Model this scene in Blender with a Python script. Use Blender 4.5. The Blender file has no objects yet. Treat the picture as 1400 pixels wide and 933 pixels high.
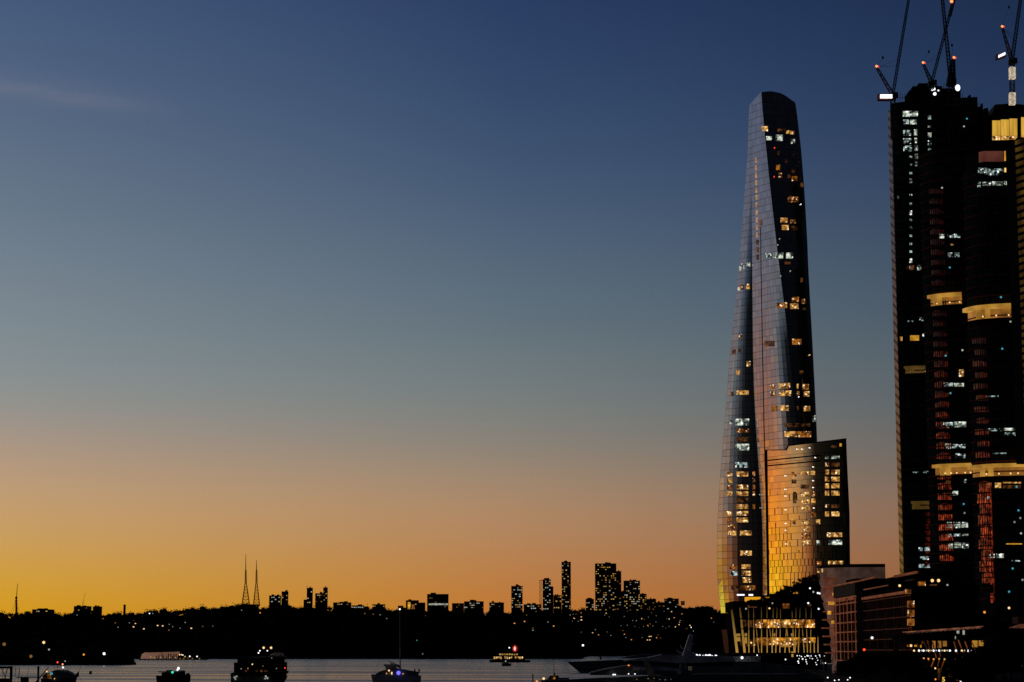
import bpy, math, random
from mathutils import Vector, noise
R = math.radians
random.seed(7)
C = bpy.context.scene.collection
F = 2900.0; W0, H0 = 1400.0, 933.0; CAMZ = 11.0; HOR = 889.0
TH = math.atan((HOR - H0/2)/F); CT, ST = math.cos(TH), math.sin(TH)

# ---------------------------------------------------------------- geometry of the view: pixel + distance -> place
def at(px, py, Y):
    u = (px-W0/2)/F; v = (H0/2-py)/F
    k = Y/(CT - v*ST)
    return Vector((u*k, Y, CAMZ + k*(ST + v*CT)))
def zat(py, Y): return at(700, py, Y).z
def xat(px, Y, Z): return (px-W0/2)/F*(Y*CT+(Z-CAMZ)*ST)
def proj(P):
    d = P[1]*CT+(P[2]-CAMZ)*ST
    return (W0/2+F*P[0]/d, H0/2-F*(-P[1]*ST+(P[2]-CAMZ)*CT)/d)
def lerp(a, b, t): return a+(b-a)*t
def interp(tab, x):
    if x <= tab[0][0]: return tab[0][1]
    for (a, b), (c, d) in zip(tab, tab[1:]):
        if x <= c: return lerp(b, d, (x-a)/(c-a) if c > a else 0)
    return tab[-1][1]

# ---------------------------------------------------------------- materials
def s2l(c): return tuple((x/12.92 if x <= .04045 else ((x+.055)/1.055)**2.4) for x in [v/255 for v in c])
class NT:
    def __init__(s, tree): s.t = tree; s.n = tree.nodes; s.l = tree.links
    def new(s, typ, **kw):
        n = s.n.new(typ)
        for k, v in kw.items(): setattr(n, k, v)
        return n
    def put(s, sock, v):
        if isinstance(v, bpy.types.NodeSocket): s.l.new(v, sock)
        elif v is not None: sock.default_value = v
    def m(s, op, a, b=None, c=None, clamp=False):
        n = s.new('ShaderNodeMath', operation=op); n.use_clamp = clamp
        s.put(n.inputs[0], a)
        if b is not None: s.put(n.inputs[1], b)
        if c is not None: s.put(n.inputs[2], c)
        return n.outputs[0]
    def vm(s, op, a, b=None, scale=None):
        n = s.new('ShaderNodeVectorMath', operation=op); s.put(n.inputs[0], a)
        if b is not None: s.put(n.inputs[1], b)
        if scale is not None: s.put(n.inputs['Scale'], scale)
        return n.outputs[0]
    def mapr(s, v, a, b, c=0., d=1., smooth=False):
        n = s.new('ShaderNodeMapRange'); n.clamp = True
        if smooth: n.interpolation_type = 'SMOOTHSTEP'
        s.put(n.inputs[0], v)
        for i, x in enumerate((a, b, c, d)): s.put(n.inputs[i+1], x)
        return n.outputs[0]
    def mix(s, f, a, b):
        n = s.new('ShaderNodeMix', data_type='RGBA'); s.put(n.inputs[0], f); s.put(n.inputs[6], a); s.put(n.inputs[7], b)
        return n.outputs[2]
    def sep(s, v):
        n = s.new('ShaderNodeSeparateXYZ'); s.put(n.inputs[0], v); return n.outputs
    def comb(s, x, y, z=0.):
        n = s.new('ShaderNodeCombineXYZ'); s.put(n.inputs[0], x); s.put(n.inputs[1], y); s.put(n.inputs[2], z); return n.outputs[0]
    def ramp(s, f, stops):
        n = s.new('ShaderNodeValToRGB'); n.color_ramp.interpolation = 'B_SPLINE' if len(stops) > 4 else 'LINEAR'; e = n.color_ramp.elements
        while len(e) > 1: e.remove(e[-1])
        e[0].position = stops[0][0]; e[0].color = (*stops[0][1], 1)
        for p, c in stops[1:]:
            q = e.new(p); q.color = (*c, 1)
        s.put(n.inputs[0], f); return n.outputs[0]
def mat(name):
    m = bpy.data.materials.new(name); m.use_nodes = True
    nt = NT(m.node_tree); b = nt.n['Principled BSDF']
    return m, nt, b
def rough_mat(name, col, rough=.7, metal=0., var=.35, scale=.3, spec=.2, bump=0., emit=0.):
    m, nt, b = mat(name)
    nz = nt.new('ShaderNodeTexNoise'); nz.inputs['Scale'].default_value = scale; nz.inputs['Detail'].default_value = 4
    g = nt.new('ShaderNodeNewGeometry'); nt.put(nz.inputs['Vector'], g.outputs['Position'])
    f = nt.mapr(nz.outputs[0], .3, .7)
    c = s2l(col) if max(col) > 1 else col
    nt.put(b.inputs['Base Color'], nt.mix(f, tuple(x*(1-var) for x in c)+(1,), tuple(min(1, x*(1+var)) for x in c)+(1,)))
    if emit:      # emission stands in for warm western light on the walls
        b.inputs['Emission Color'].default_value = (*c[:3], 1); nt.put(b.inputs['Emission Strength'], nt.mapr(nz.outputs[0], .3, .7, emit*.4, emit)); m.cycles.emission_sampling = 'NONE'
    b.inputs['Roughness'].default_value = rough; b.inputs['Metallic'].default_value = metal
    b.inputs['Specular IOR Level'].default_value = spec
    if bump:
        bp = nt.new('ShaderNodeBump'); bp.inputs['Strength'].default_value = bump
        nt.put(bp.inputs['Height'], nz.outputs[0]); nt.put(b.inputs['Normal'], bp.outputs[0])
    return m
def glow(name, col, strength=1., lo=.25, scale=.5, sx=1., sz=1., contrast=(.35, .65), col2=None, spots=False):
    """a lit interior, a lamp, or a surface with light put into it: uneven light, darker and brighter spots"""
    m, nt, b = mat(name)
    g = nt.new('ShaderNodeNewGeometry')
    nz = nt.new('ShaderNodeTexNoise'); nz.inputs['Scale'].default_value = scale; nz.inputs['Detail'].default_value = 2
    nt.put(nz.inputs['Vector'], nt.vm('MULTIPLY', g.outputs['Position'], (sx, sx, sz)))
    f = nt.mapr(nz.outputs[0], contrast[0], contrast[1], lo, 1.)
    c = s2l(col)
    c2 = s2l(col2) if col2 else tuple(min(1, x*1.0) for x in c)
    nt.put(b.inputs['Emission Color'], nt.mix(f, (*c2, 1), (*c, 1)))
    nt.put(b.inputs['Emission Strength'], nt.m('MULTIPLY', f, strength))
    if spots:
        n2_ = nt.new('ShaderNodeTexNoise'); n2_.inputs['Scale'].default_value = .9; n2_.inputs['Detail'].default_value = 1
        nt.put(n2_.inputs['Vector'], nt.vm('ADD', g.outputs['Position'], (31., 7., 3.))); q = nt.mapr(n2_.outputs[0], .62, .7)
        dk = nt.mapr(n2_.outputs[0], .32, .42, .25, 1.)
        nt.put(b.inputs['Emission Color'], nt.mix(q, nt.mix(f, (*c2, 1), (*c, 1)), (1, .85, .6, 1) if c[2] < c[0]*.8 else (1, 1, 1, 1)))
        nt.put(b.inputs['Emission Strength'], nt.m('MULTIPLY', nt.m('ADD', nt.m('MULTIPLY', f, strength), nt.m('MULTIPLY', q, .9)), dk))
    b.inputs['Base Color'].default_value = (.01, .01, .01, 1); b.inputs['Roughness'].default_value = .4
    m.cycles.emission_sampling = 'NONE'
    return m
def glass_wall(name, kind='grid', tilt=.022, base=(.66, .59, .59), rough=.08, linev=.05, lineh=.07, lineamt=.7):
    """mirror glass curtain wall: UV runs in whole panels (u) and whole floors (v)"""
    m, nt, b = mat(name)
    uv = nt.new('ShaderNodeUVMap'); uv.uv_map = 'UVMap'
    u, v, _ = nt.sep(uv.outputs[0])
    row = nt.m('FLOOR', v); fv = nt.m('FRACT', v)
    wn = nt.new('ShaderNodeTexWhiteNoise', noise_dimensions='1D'); nt.put(wn.inputs['W'], row)
    if kind == 'brick':
        uu = nt.m('ADD', u, nt.m('MULTIPLY', wn.outputs[0], 7.3))
    else: uu = u
    cell = nt.m('FLOOR', uu); fu = nt.m('FRACT', uu)
    w2 = nt.new('ShaderNodeTexWhiteNoise', noise_dimensions='2D'); nt.put(w2.inputs['Vector'], nt.comb(cell, row))
    gap = nt.m('LESS_THAN', fu, nt.m('MULTIPLY_ADD', w2.outputs[0], .16, .12) if kind == 'brick' else linev)
    if kind == 'brick':
        up = nt.mapr(v, 9., 20., .72, .0)        # gaps get fewer towards the top
        w3 = nt.new('ShaderNodeTexWhiteNoise', noise_dimensions='2D'); nt.put(w3.inputs['Vector'], nt.comb(row, cell))
        gap = nt.m('MULTIPLY', gap, nt.m('LESS_THAN', w3.outputs[0], up))
    hl = nt.m('LESS_THAN', fv, lineh)
    line = nt.m('MULTIPLY', nt.m('MAXIMUM', gap, hl), lineamt)
    g = nt.new('ShaderNodeNewGeometry')
    off = nt.vm('SCALE', nt.vm('SUBTRACT', w2.outputs[1], (.5, .5, .5)), scale=tilt)
    nrm = nt.vm('NORMALIZE', nt.vm('ADD', nt.vm('MULTIPLY', g.outputs['Normal'], (1, 1, .15)), off))   # every pane hangs almost plumb
    nt.put(b.inputs['Normal'], nrm)
    shade = nt.mapr(w2.outputs[0], 0, 1, .78, 1.)
    col = nt.mix(line, (*base, 1), (.012, .008, .008, 1))
    cs = nt.new('ShaderNodeVectorMath', operation='SCALE'); nt.put(cs.inputs[0], col); nt.put(cs.inputs['Scale'], shade)
    nt.put(b.inputs['Base Color'], cs.outputs[0])
    b.inputs['Metallic'].default_value = 1.; b.inputs['Roughness'].default_value = rough
    return m

M = {}
M['black'] = rough_mat('dark_concrete', (.005, .0055, .0055), .9, spec=.01)
M['darkglass'] = rough_mat('dark_glass', (.018, .026, .029), .7, spec=0., scale=.12, var=.7)
M['rededge'] = rough_mat('dark_red_edge', (.15, .045, .032), .8, spec=0.)  # dark red floor edges of the round nosed towers
M['edge'] = rough_mat('dark_slab_edge', (.07, .082, .085), .8, spec=.05)  # dark grey floor edges and mullions
M['farwall'] = rough_mat('far_wall', (.010, .010, .011), .8, spec=.05, scale=.05)
M['pinkwall'] = rough_mat('rosy_render', (.20, .11, .085), .8, spec=.05, scale=.08, var=.4)
M['hill'] = rough_mat('hill_scrub', (.004, .005, .004), .95, spec=0, scale=.01)
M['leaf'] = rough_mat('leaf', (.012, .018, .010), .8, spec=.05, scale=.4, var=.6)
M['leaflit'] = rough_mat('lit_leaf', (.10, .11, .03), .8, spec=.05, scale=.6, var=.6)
M['bark'] = rough_mat('bark', (.02, .016, .012), .9, spec=.05)
M['quay'] = rough_mat('quay_stone', (.012, .012, .013), .85, spec=.1)
M['steel'] = rough_mat('crane_steel', (.035, .04, .045), .6, spec=.2)
M['redsteel'] = rough_mat('red_crane_steel', (.12, .018, .012), .6, spec=.2)
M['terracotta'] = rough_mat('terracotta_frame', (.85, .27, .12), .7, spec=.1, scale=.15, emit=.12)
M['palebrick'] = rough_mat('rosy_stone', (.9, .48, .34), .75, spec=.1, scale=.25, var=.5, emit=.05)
M['slate'] = rough_mat('slate_panel', (.035, .032, .03), .7, spec=.1)
M['hull'] = rough_mat('navy_hull', (.07, .12, .13), .3, spec=.3)
M['hullgrey'] = rough_mat('grey_paint', (.6, .6, .55), .5, spec=.3)
M['paleboat'] = rough_mat('pale_paint', (.85, .85, .8), .5, spec=.3)
M['darkboat'] = rough_mat('dark_paint', (.14, .17, .165), .55, spec=.2)
M['cream'] = rough_mat('cream_column', (.55, .42, .22), .6, spec=.2)
M['warm'] = glow('warm_interior', (240, 180, 90), .9, lo=.22, scale=.42, contrast=(.36, .62), col2=(150, 75, 25), spots=True)
M['orange'] = glow('orange_interior', (215, 130, 45), .62, lo=.2, scale=.4, col2=(120, 55, 20), spots=True)
M['dim'] = glow('dim_interior', (150, 95, 48), .42, lo=.1, scale=.5, col2=(60, 35, 20))
M['white'] = glow('white_interior', (215, 225, 205), .95, lo=.12, scale=.45, contrast=(.38, .6), col2=(90, 105, 95), spots=True)
M['coolwhite'] = glow('cool_interior', (190, 215, 210), .7, lo=.05, scale=.6, contrast=(.42, .6), col2=(60, 80, 75), spots=True)
M['gold'] = glow('gold_interior', (245, 185, 60), .95, lo=.45, scale=.2, col2=(220, 130, 20))
M['terrace'] = glow('terrace_glow', (214, 160, 66), .75, lo=.55, scale=.12, col2=(170, 105, 30))
M['terracewall'] = glow('terrace_wall_glow', (186, 124, 52), .8, lo=.5, scale=.15, col2=(120, 70, 22))
M['podium'] = glow('podium_glow', (242, 158, 40), 1.0, lo=.2, scale=.35, contrast=(.38, .62), col2=(140, 60, 12), spots=True)
M['lampwhite'] = glow('white_lamp', (250, 250, 255), 1.6, lo=1)
M['lampwarm'] = glow('warm_lamp', (255, 205, 140), 1.3, lo=1)
M['lamporange'] = glow('orange_lamp', (240, 150, 60), 1.1, lo=1)
M['lampred'] = glow('red_lamp', (255, 70, 40), 1.6, lo=1)
M['lamppeach'] = glow('beacon_lamp', (255, 140, 80), 2.0, lo=1)
M['lampcyan'] = glow('cyan_lamp', (70, 170, 190), .8, lo=1)
M['lampgreen'] = glow('green_lamp', (20, 150, 90), .7, lo=.3, scale=.4)
M['lampblue'] = glow('blue_lamp', (110, 100, 255), 1.6, lo=1)
M['winwarm'] = glow('flat_window_warm', (240, 190, 100), .7, lo=.5, scale=.3)
M['winwhite'] = glow('flat_window_white', (225, 230, 215), .62, lo=.4, scale=.3)
M['windim'] = glow('flat_window_dim', (200, 140, 70), .4, lo=.4, scale=.3)
M['peach'] = glow('peach_stair_light', (222, 176, 138), .62, lo=.5, scale=.4)
M['facade'] = glass_wall('mirror_curtain_wall')
M['facade2'] = glass_wall('staggered_mirror_panels', 'brick', base=(.97, .74, .43), tilt=.016, lineamt=.95, lineh=.05)

# ---------------------------------------------------------------- mesh builder
class MB:
    def __init__(s): s.v = []; s.f = []; s.uv = []
    def add(s, vs, fs, uvs=None):
        o = len(s.v); s.v += [Vector(p) for p in vs]; s.f += [tuple(i+o for i in f) for f in fs]
        if uvs: s.uv += uvs
        return s
    def box(s, x0, x1, y0, y1, z0, z1):
        return s.add([(x0,y0,z0),(x1,y0,z0),(x1,y1,z0),(x0,y1,z0),(x0,y0,z1),(x1,y0,z1),(x1,y1,z1),(x0,y1,z1)],
            [(0,3,2,1),(4,5,6,7),(0,1,5,4),(1,2,6,5),(2,3,7,6),(3,0,4,7)])
    def bar(s, a, b, w, w2=None, n=4):
        a = Vector(a); b = Vector(b); d = (b-a)
        if d.length < 1e-6: return s
        d.normalize(); up = Vector((0,0,1)) if abs(d.z) < .9 else Vector((0,1,0))
        p = d.cross(up).normalized(); q = d.cross(p); w2 = w if w2 is None else w2
        vs = []
        for c, r in ((a, w/2), (b, w2/2)):
            for i in range(n):
                t = 2*math.pi*(i+.5)/n; vs.append(c+(p*math.cos(t)+q*math.sin(t))*r*1.3)
        fs = [(i, (i+1) % n, n+(i+1) % n, n+i) for i in range(n)]+[tuple(range(n))[::-1], tuple(range(n, 2*n))]
        return s.add(vs, fs)
    def prism(s, pts, z0, z1):       # plan polygon pts (x,y)
        n = len(pts)
        return s.add([(x,y,z0) for x,y in pts]+[(x,y,z1) for x,y in pts],
            [(i,(i+1)%n,n+(i+1)%n,n+i) for i in range(n)]+[tuple(range(n))[::-1], tuple(range(n,2*n))])
    def side(s, pts, y0, y1):        # side-view polygon pts (x,z) extruded in y
        n = len(pts)
        return s.add([(x,y0,z) for x,z in pts]+[(x,y1,z) for x,z in pts],
            [(i,(i+1)%n,n+(i+1)%n,n+i) for i in range(n)]+[tuple(range(n))[::-1], tuple(range(n,2*n))])
    def blob(s, c, r, seg=8, ring=5, sz=1.):
        vs = [Vector(c)+Vector((0,0,-r*sz))]
        for j in range(1, ring):
            ph = math.pi*j/ring
            for i in range(seg):
                t = 2*math.pi*i/seg
                vs.append(Vector(c)+Vector((r*math.sin(ph)*math.cos(t), r*math.sin(ph)*math.sin(t), -r*sz*math.cos(ph))))
        vs.append(Vector(c)+Vector((0,0,r*sz))); fs = []
        for i in range(seg): fs.append((0, 1+(i+1)%seg, 1+i))
        for j in range(ring-2):
            for i in range(seg):
                a = 1+j*seg+i; b = 1+j*seg+(i+1)%seg; fs.append((a,b,b+seg,a+seg))
        L = len(vs)-1
        for i in range(seg): fs.append((L, L-seg+i, L-seg+(i+1)%seg))
        return s.add(vs, fs)
    def build(s, name, m, parent=None, label=None):
        o = Vector((0,0,0)); p = parent
        while p is not None: o += Vector(p.location); p = p.parent
        me = bpy.data.meshes.new(name)
        me.from_pydata([v-o for v in s.v], [], s.f)
        if s.uv and len(s.uv) == len(s.f):
            l = me.uv_layers.new(name='UVMap'); k = 0
            for f, u in zip(s.f, s.uv):
                for c in range(len(f)): l.data[k].uv = u[c]; k += 1
        me.materials.append(M[m] if isinstance(m, str) else m); me.update()
        ob = bpy.data.objects.new(name, me); C.objects.link(ob)
        if parent is not None: ob.parent = parent
        if label: ob['label'] = label
        return ob
def tag(o, label=None, cat=None, group=None, kind=None):
    if label: o['label'] = label
    if cat: o['category'] = cat
    if group: o['group'] = group
    if kind: o['kind'] = kind
    return o
def thing(name, label, cat, loc=(0,0,0), group=None):
    o = bpy.data.objects.new(name, None); C.objects.link(o); o.location = loc; o.empty_display_size = .5
    return tag(o, label, cat, group)
def copy_tree(o, parent=None, top=True):
    c = o.copy(); C.objects.link(c)
    if parent: c.parent = parent
    for ch in list(o.children): copy_tree(ch, c, False)
    return c

# ---------------------------------------------------------------- camera, render, world
cam = bpy.data.objects.new('camera', bpy.data.cameras.new('camera')); C.objects.link(cam)
cam.location = (0,0,CAMZ); cam.rotation_euler = (R(90)+TH, 0, 0)
cam.data.sensor_width = 36; cam.data.lens = F/W0*36; cam.data.clip_start = 1; cam.data.clip_end = 60000
sc = bpy.context.scene; sc.camera = cam
sc.render.engine = 'CYCLES'; sc.view_settings.view_transform = 'Standard'; sc.view_settings.look = 'None'
sc.view_settings.exposure = 0; sc.view_settings.gamma = 1
sc.render.dither_intensity = 1.6; sc.cycles.use_denoising = True; sc.cycles.max_bounces = 6; sc.cycles.sample_clamp_indirect = 3

SUNAZ = 50.   # the glow sits 50 degrees left of the view
w = bpy.data.worlds.new('World'); sc.world = w; w.use_nodes = True
nt = NT(w.node_tree); bg = nt.n['Background']
tc = nt.new('ShaderNodeTexCoord'); x, y, z = nt.sep(nt.vm('NORMALIZE', tc.outputs['Generated']))
elev = nt.m('MULTIPLY', nt.m('ARCSINE', z), 180/math.pi)
hl = nt.m('SQRT', nt.m('ADD', nt.m('MULTIPLY', x, x), nt.m('MULTIPLY', y, y)))
dt = nt.m('DIVIDE', nt.m('ADD', nt.m('MULTIPLY', x, -math.sin(R(SUNAZ))), nt.m('MULTIPLY', y, math.cos(R(SUNAZ)))), nt.m('MAXIMUM', hl, 1e-4))
ang = nt.m('MULTIPLY', nt.m('ARCCOSINE', nt.m('MINIMUM', nt.m('MAXIMUM', dt, -1.), 1.)), 180/math.pi)
fac = nt.m('DIVIDE', elev, 45., clamp=True)
def sky_ramp(rows): return nt.ramp(fac, [(e/45, s2l(c)) for e, c in rows])
E = lambda py: math.degrees(TH+math.atan((466.5-py)/F))
def cols(*rows): return [(max(0, E(py)), c) for py, c in rows][::-1]
SKY = {
 'G': [(0,(322,262,104)),(1.0,(310,232,60)),(2.0,(288,198,30)),(3.0,(262,170,34)),(4.0,(234,150,66)),(5.0,(204,134,88)),(6.2,(176,122,98)),(7.6,(144,118,114)),(9.5,(120,126,140)),(12,(108,126,148)),(17,(80,108,152)),(26,(50,68,104)),(45,(30,42,70))],
 'L': cols((0,(67,88,124)),(150,(82,101,128)),(300,(104,121,138)),(400,(118,131,143)),(500,(132,143,147)),(560,(145,146,142)),(620,(172,150,132)),(680,(193,157,116)),(730,(200,157,98)),(780,(207,158,66)),(835,(213,155,22)),(889,(205,140,18)))+[(26,(46,66,108)),(45,(26,38,66))],
 'C': cols((0,(42,62,100)),(150,(53,74,108)),(300,(74,94,120)),(450,(99,115,124)),(540,(117,126,126)),(600,(134,129,120)),(650,(156,134,112)),(700,(174,136,102)),(760,(182,129,82)),(835,(192,118,46)),(889,(190,110,30)))+[(26,(28,46,84)),(45,(18,28,52))],
 'R': cols((0,(27,44,75)),(150,(36,54,87)),(300,(52,70,97)),(450,(74,90,103)),(560,(89,97,102)),(640,(107,99,95)),(700,(128,102,86)),(760,(137,95,72)),(835,(145,87,50)),(889,(140,78,36)))+[(26,(20,32,58)),(45,(14,22,40))],
 'E': [(0,(40,26,18)),(4,(28,27,28)),(9,(20,27,31)),(17,(16,24,34)),(45,(12,18,32))],
 'B': [(0,(7,9,11)),(6,(8,11,15)),(17,(10,14,22)),(45,(9,13,24))],
}
cur = sky_ramp(SKY['G'])
for key, a0, a1 in (('L',14,36.4),('C',36.4,50),('R',50,63.6),('E',63.6,88),('B',88,125)):
    cur = nt.mix(nt.mapr(ang, a0, a1), cur, sky_ramp(SKY[key]))
# a faint wisp of high cloud low in the north-west
az = nt.m('MULTIPLY', nt.m('ARCTAN2', x, y), 180/math.pi)
nz = nt.new('ShaderNodeTexNoise'); nz.inputs['Scale'].default_value = 1.; nz.inputs['Detail'].default_value = 3
nt.put(nz.inputs['Vector'], nt.comb(nt.m('MULTIPLY', az, .35), nt.m('MULTIPLY', elev, 2.4)))
ce = nt.m('SUBTRACT', nt.m('SUBTRACT', elev, 14.5), nt.m('MULTIPLY', nt.m('ADD', az, 11.), -.08))
band = nt.m('EXPONENT', nt.m('MULTIPLY', nt.m('MULTIPLY', ce, ce), -14.))
wisp = nt.m('MULTIPLY', nt.m('MULTIPLY', band, nt.mapr(az, -13.2, -8.6, 1., 0., True)), nt.mapr(nz.outputs[0], .3, .7, .2, 1.))
cur = nt.mix(nt.m('MULTIPLY', wisp, .34), cur, (*s2l((140,134,146)),1))
sky = nt.new('ShaderNodeTexSky'); sky.sky_type = 'NISHITA'; sky.sun_disc = False
sky.sun_elevation = R(-2.5); sky.sun_rotation = R(-SUNAZ); sky.air_density = 1.2; sky.dust_density = 2
add = nt.new('ShaderNodeMix', data_type='RGBA', blend_type='ADD'); add.inputs[0].default_value = .0012
nt.put(add.inputs[6], cur); nt.put(add.inputs[7], sky.outputs[0])
nt.put(bg.inputs[0], add.outputs[2]); bg.inputs[1].default_value = 1.
sun = bpy.data.lights.new('afterglow', 'SUN'); sun.energy = .035; sun.angle = R(70); sun.color = (1, .5, .22)
so = bpy.data.objects.new('afterglow', sun); C.objects.link(so)
so.rotation_euler = Vector((-math.sin(R(SUNAZ+8)), math.cos(R(SUNAZ+8)), math.tan(R(6)))).to_track_quat('Z', 'Y').to_euler()

# ---------------------------------------------------------------- water
m, n2, b = mat('harbour_water'); M['water'] = m
g = n2.new('ShaderNodeNewGeometry')
wv = n2.new('ShaderNodeTexNoise'); wv.inputs['Scale'].default_value = 1.; wv.inputs['Detail'].default_value = 6; wv.inputs['Roughness'].default_value = .6
n2.put(wv.inputs['Vector'], n2.vm('MULTIPLY', g.outputs['Position'], (.12, .22, 1)))
w2_ = n2.new('ShaderNodeTexNoise'); w2_.inputs['Scale'].default_value = 1.; w2_.inputs['Detail'].default_value = 3
n2.put(w2_.inputs['Vector'], n2.vm('MULTIPLY', g.outputs['Position'], (.035, .05, 1)))
wp = n2.new('ShaderNodeTexNoise'); wp.inputs['Scale'].default_value = 1.; wp.inputs['Detail'].default_value = 3
n2.put(wp.inputs['Vector'], n2.vm('MULTIPLY', g.outputs['Position'], (.006, .02, 1)))
b.inputs['Base Color'].default_value = (.03, .05, .06, 1); b.inputs['IOR'].default_value = 1.33
n2.put(b.inputs['Roughness'], n2.mapr(wp.outputs[0], .35, .65, .14, .3))
b.inputs['Specular IOR Level'].default_value = .5; b.inputs['Specular Tint'].default_value = (.92, .99, 1, 1)
bp = n2.new('ShaderNodeBump'); bp.inputs['Strength'].default_value = 1.; bp.inputs['Distance'].default_value = .34
n2.put(bp.inputs['Height'], n2.m('ADD', n2.m('MULTIPLY', wv.outputs[0], n2.mapr(wp.outputs[0], .3, .7, .35, 1.5)), n2.m('MULTIPLY', w2_.outputs[0], 1.3))); n2.put(b.inputs['Normal'], bp.outputs[0])
wt = MB().add([(-30000,-3000,0),(30000,-3000,0),(30000,40000,0),(-30000,40000,0)], [(0,1,2,3)]).build('water', 'water')
tag(wt, kind='structure')

# ---------------------------------------------------------------- terrain
SIL = [(-400,837),(0,837),(100,839),(150,839),(200,837),(240,834),(300,830),(335,828),(400,829),(450,831),(500,831),(560,834),(620,835),(690,837),(740,836),(800,834),(860,829),(900,827),(945,829),(985,831),(1400,832),(1800,834)]
def shore(px): return interp([(-400,2650),(797,2650),(801,3950),(1800,3950)], px)
DEP = lambda px: shore(px)+850
def ground(px, t):
    Yr = DEP(px); zr = zat(interp(SIL, px)+6, Yr)
    if t <= 1: z = .6+zr*(t**.75)*(1+.05*math.sin(px*.11+t*9))
    else: z = .6+zr*(1-.25*(t-1))
    return z
mb = MB(); cs_ = [-400+i*6 for i in range(367)]; ts_ = [0,.004,.08,.2,.35,.5,.65,.8,.92,1,1.2,1.8,3]
for px in cs_:
    for k, t in enumerate(ts_):
        Y = shore(px)+(DEP(px)-shore(px))*t
        z = -1. if k == 0 else ground(px, t)+noise.noise((px*.03, t*6, 0))*3*min(1, t*5)
        mb.v.append(Vector(((px-700)/F*Y, Y, z)))
n_ = len(ts_)
for i in range(len(cs_)-1):
    for k in range(n_-1):
        a = i*n_+k; mb.f.append((a, a+n_, a+n_+1, a+1))
tag(mb.build('hills', 'hill'), kind='structure')
# near headland on the left
mb = MB(); cs2 = [-400+i*8 for i in range(75)]
for px in cs2:
    for k, t in enumerate([0,.01,.3,.6,1,1.6,2.2]):
        Y = 1600+150*t; e = min(1, max(0, (191-px)/26))
        z = -1.2 if k in (0,6) else max(-1.2, e*(1.5+12*min(1, t)*(1+.2*noise.noise((px*.04,t,3)))))
        mb.v.append(Vector(((px-700)/F*Y, Y, z)))
for i in range(len(cs2)-1):
    for k in range(6):
        a = i*7+k; mb.f.append((a, a+7, a+8, a+1))
tag(mb.build('headland', 'hill'), kind='structure')
# quay on the right
q = [(104,1320),(100,1150),(104,1030),(117,900),(112,760),(114,650),(104,560),(96,300),(700,300),(1200,1320)]
tag(MB().prism(q, -2, 2.5).build('quay', 'quay'), kind='structure')

# ---------------------------------------------------------------- foliage
def leaves(mb, c, r, n, size, sz=.8, rng=random):
    for _ in range(n):
        d = Vector((rng.gauss(0,1), rng.gauss(0,1), rng.gauss(0,1))).normalized()
        k = r*(rng.random()**.45); p = Vector(c)+Vector((d.x*k, d.y*k, d.z*k*sz))
        a = Vector((rng.uniform(-1,1), rng.uniform(-1,1), rng.uniform(-1,1))).normalized()*size*rng.uniform(.6,1.3)
        b_ = a.cross(Vector((rng.uniform(-1,1), rng.uniform(-1,1), rng.uniform(-1,1)))).normalized()*size*rng.uniform(.4,.9)
        mb.add([p-a, p+b_, p+a, p-b_], [(0,1,2,3)])
rng = random.Random(3)
wood = MB()
for i in range(1750):
    px = rng.uniform(-60, 1250) if i > 250 else rng.uniform(-60, 1050)
    t = 1.0+rng.uniform(-.03, .04) if i % 5 < 3 else rng.uniform(.02, .97)
    Y = shore(px)+(DEP(px)-shore(px))*t; z = ground(px, t)
    r = rng.uniform(3.5, 7)*(Y/3400)
    if i % 5 < 3 and rng.random() < .5: r *= .7
    h = rng.uniform(.2, .95)*r
    wood.blob((((px-700)/F*Y), Y, z+h*.6), r*.75, 6, 4, .8)
    leaves(wood, ((px-700)/F*Y, Y, z+h), r*1.05, 26, 1.25, .85, rng)
tag(wood.build('far_wood', 'leaf'), 'dark belt of trees covering the hills across the harbour', 'woodland', kind='stuff')
wood = MB()
for i in range(260):
    px = rng.uniform(-60, 186); Y = 1600+rng.uniform(6, 250); t = (Y-1600)/150
    e = min(1, max(0, (191-px)/26)); z = e*(1.5+12*min(1, t)); r = rng.uniform(3, 5.5)*(.5+.5*e)
    wood.blob(((px-700)/F*Y, Y, z+r*.6), r*.8, 7, 4, .9)
    leaves(wood, ((px-700)/F*Y, Y, z+r*.7), r*1.1, 36, .8, .95, rng)
tag(wood.build('headland_wood', 'leaf'), 'black mass of trees on the near headland at the left', 'woodland', kind='stuff')

def tree(label, base, h, r, leaf='leaf', n=1500, seed=1, group=None, leafsize=.34, name='tree'):
    rg = random.Random(seed); b0 = Vector(base); o = thing(name, label, 'tree', b0, group)
    tr = MB(); top = b0+Vector((rg.uniform(-.3,.3), 0, h*.55)); tr.bar(b0-Vector((0,0,.2)), top, h*.05, h*.032, 8)
    cr = MB(); ends = []
    for k in range(9):
        a = k*2.4+rg.random(); e = b0+Vector((math.cos(a)*r*rg.uniform(.35,.75), math.sin(a)*r*rg.uniform(.35,.75), h*rg.uniform(.55,.92)))
        s0 = b0+Vector((0,0,h*rg.uniform(.3,.55))); tr.bar(s0, e, h*.022, h*.006, 6); ends.append(e)
    ends.append(b0+Vector((0,0,h*.85)))
    tr.build('trunk', 'bark', o)
    for e in ends:
        rr = r*rg.uniform(.3,.5)
        leaves(cr, e, rr, n//10, leafsize, .8, rg)
        for _ in range(2):
            e2 = e+Vector((rg.uniform(-1,1), rg.uniform(-1,1), rg.uniform(-.5,.6)))*rr
            leaves(cr, e2, rr*.5, n//40, leafsize, .8, rg)
    cr.build('crown', leaf, o)
    return o

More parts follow.
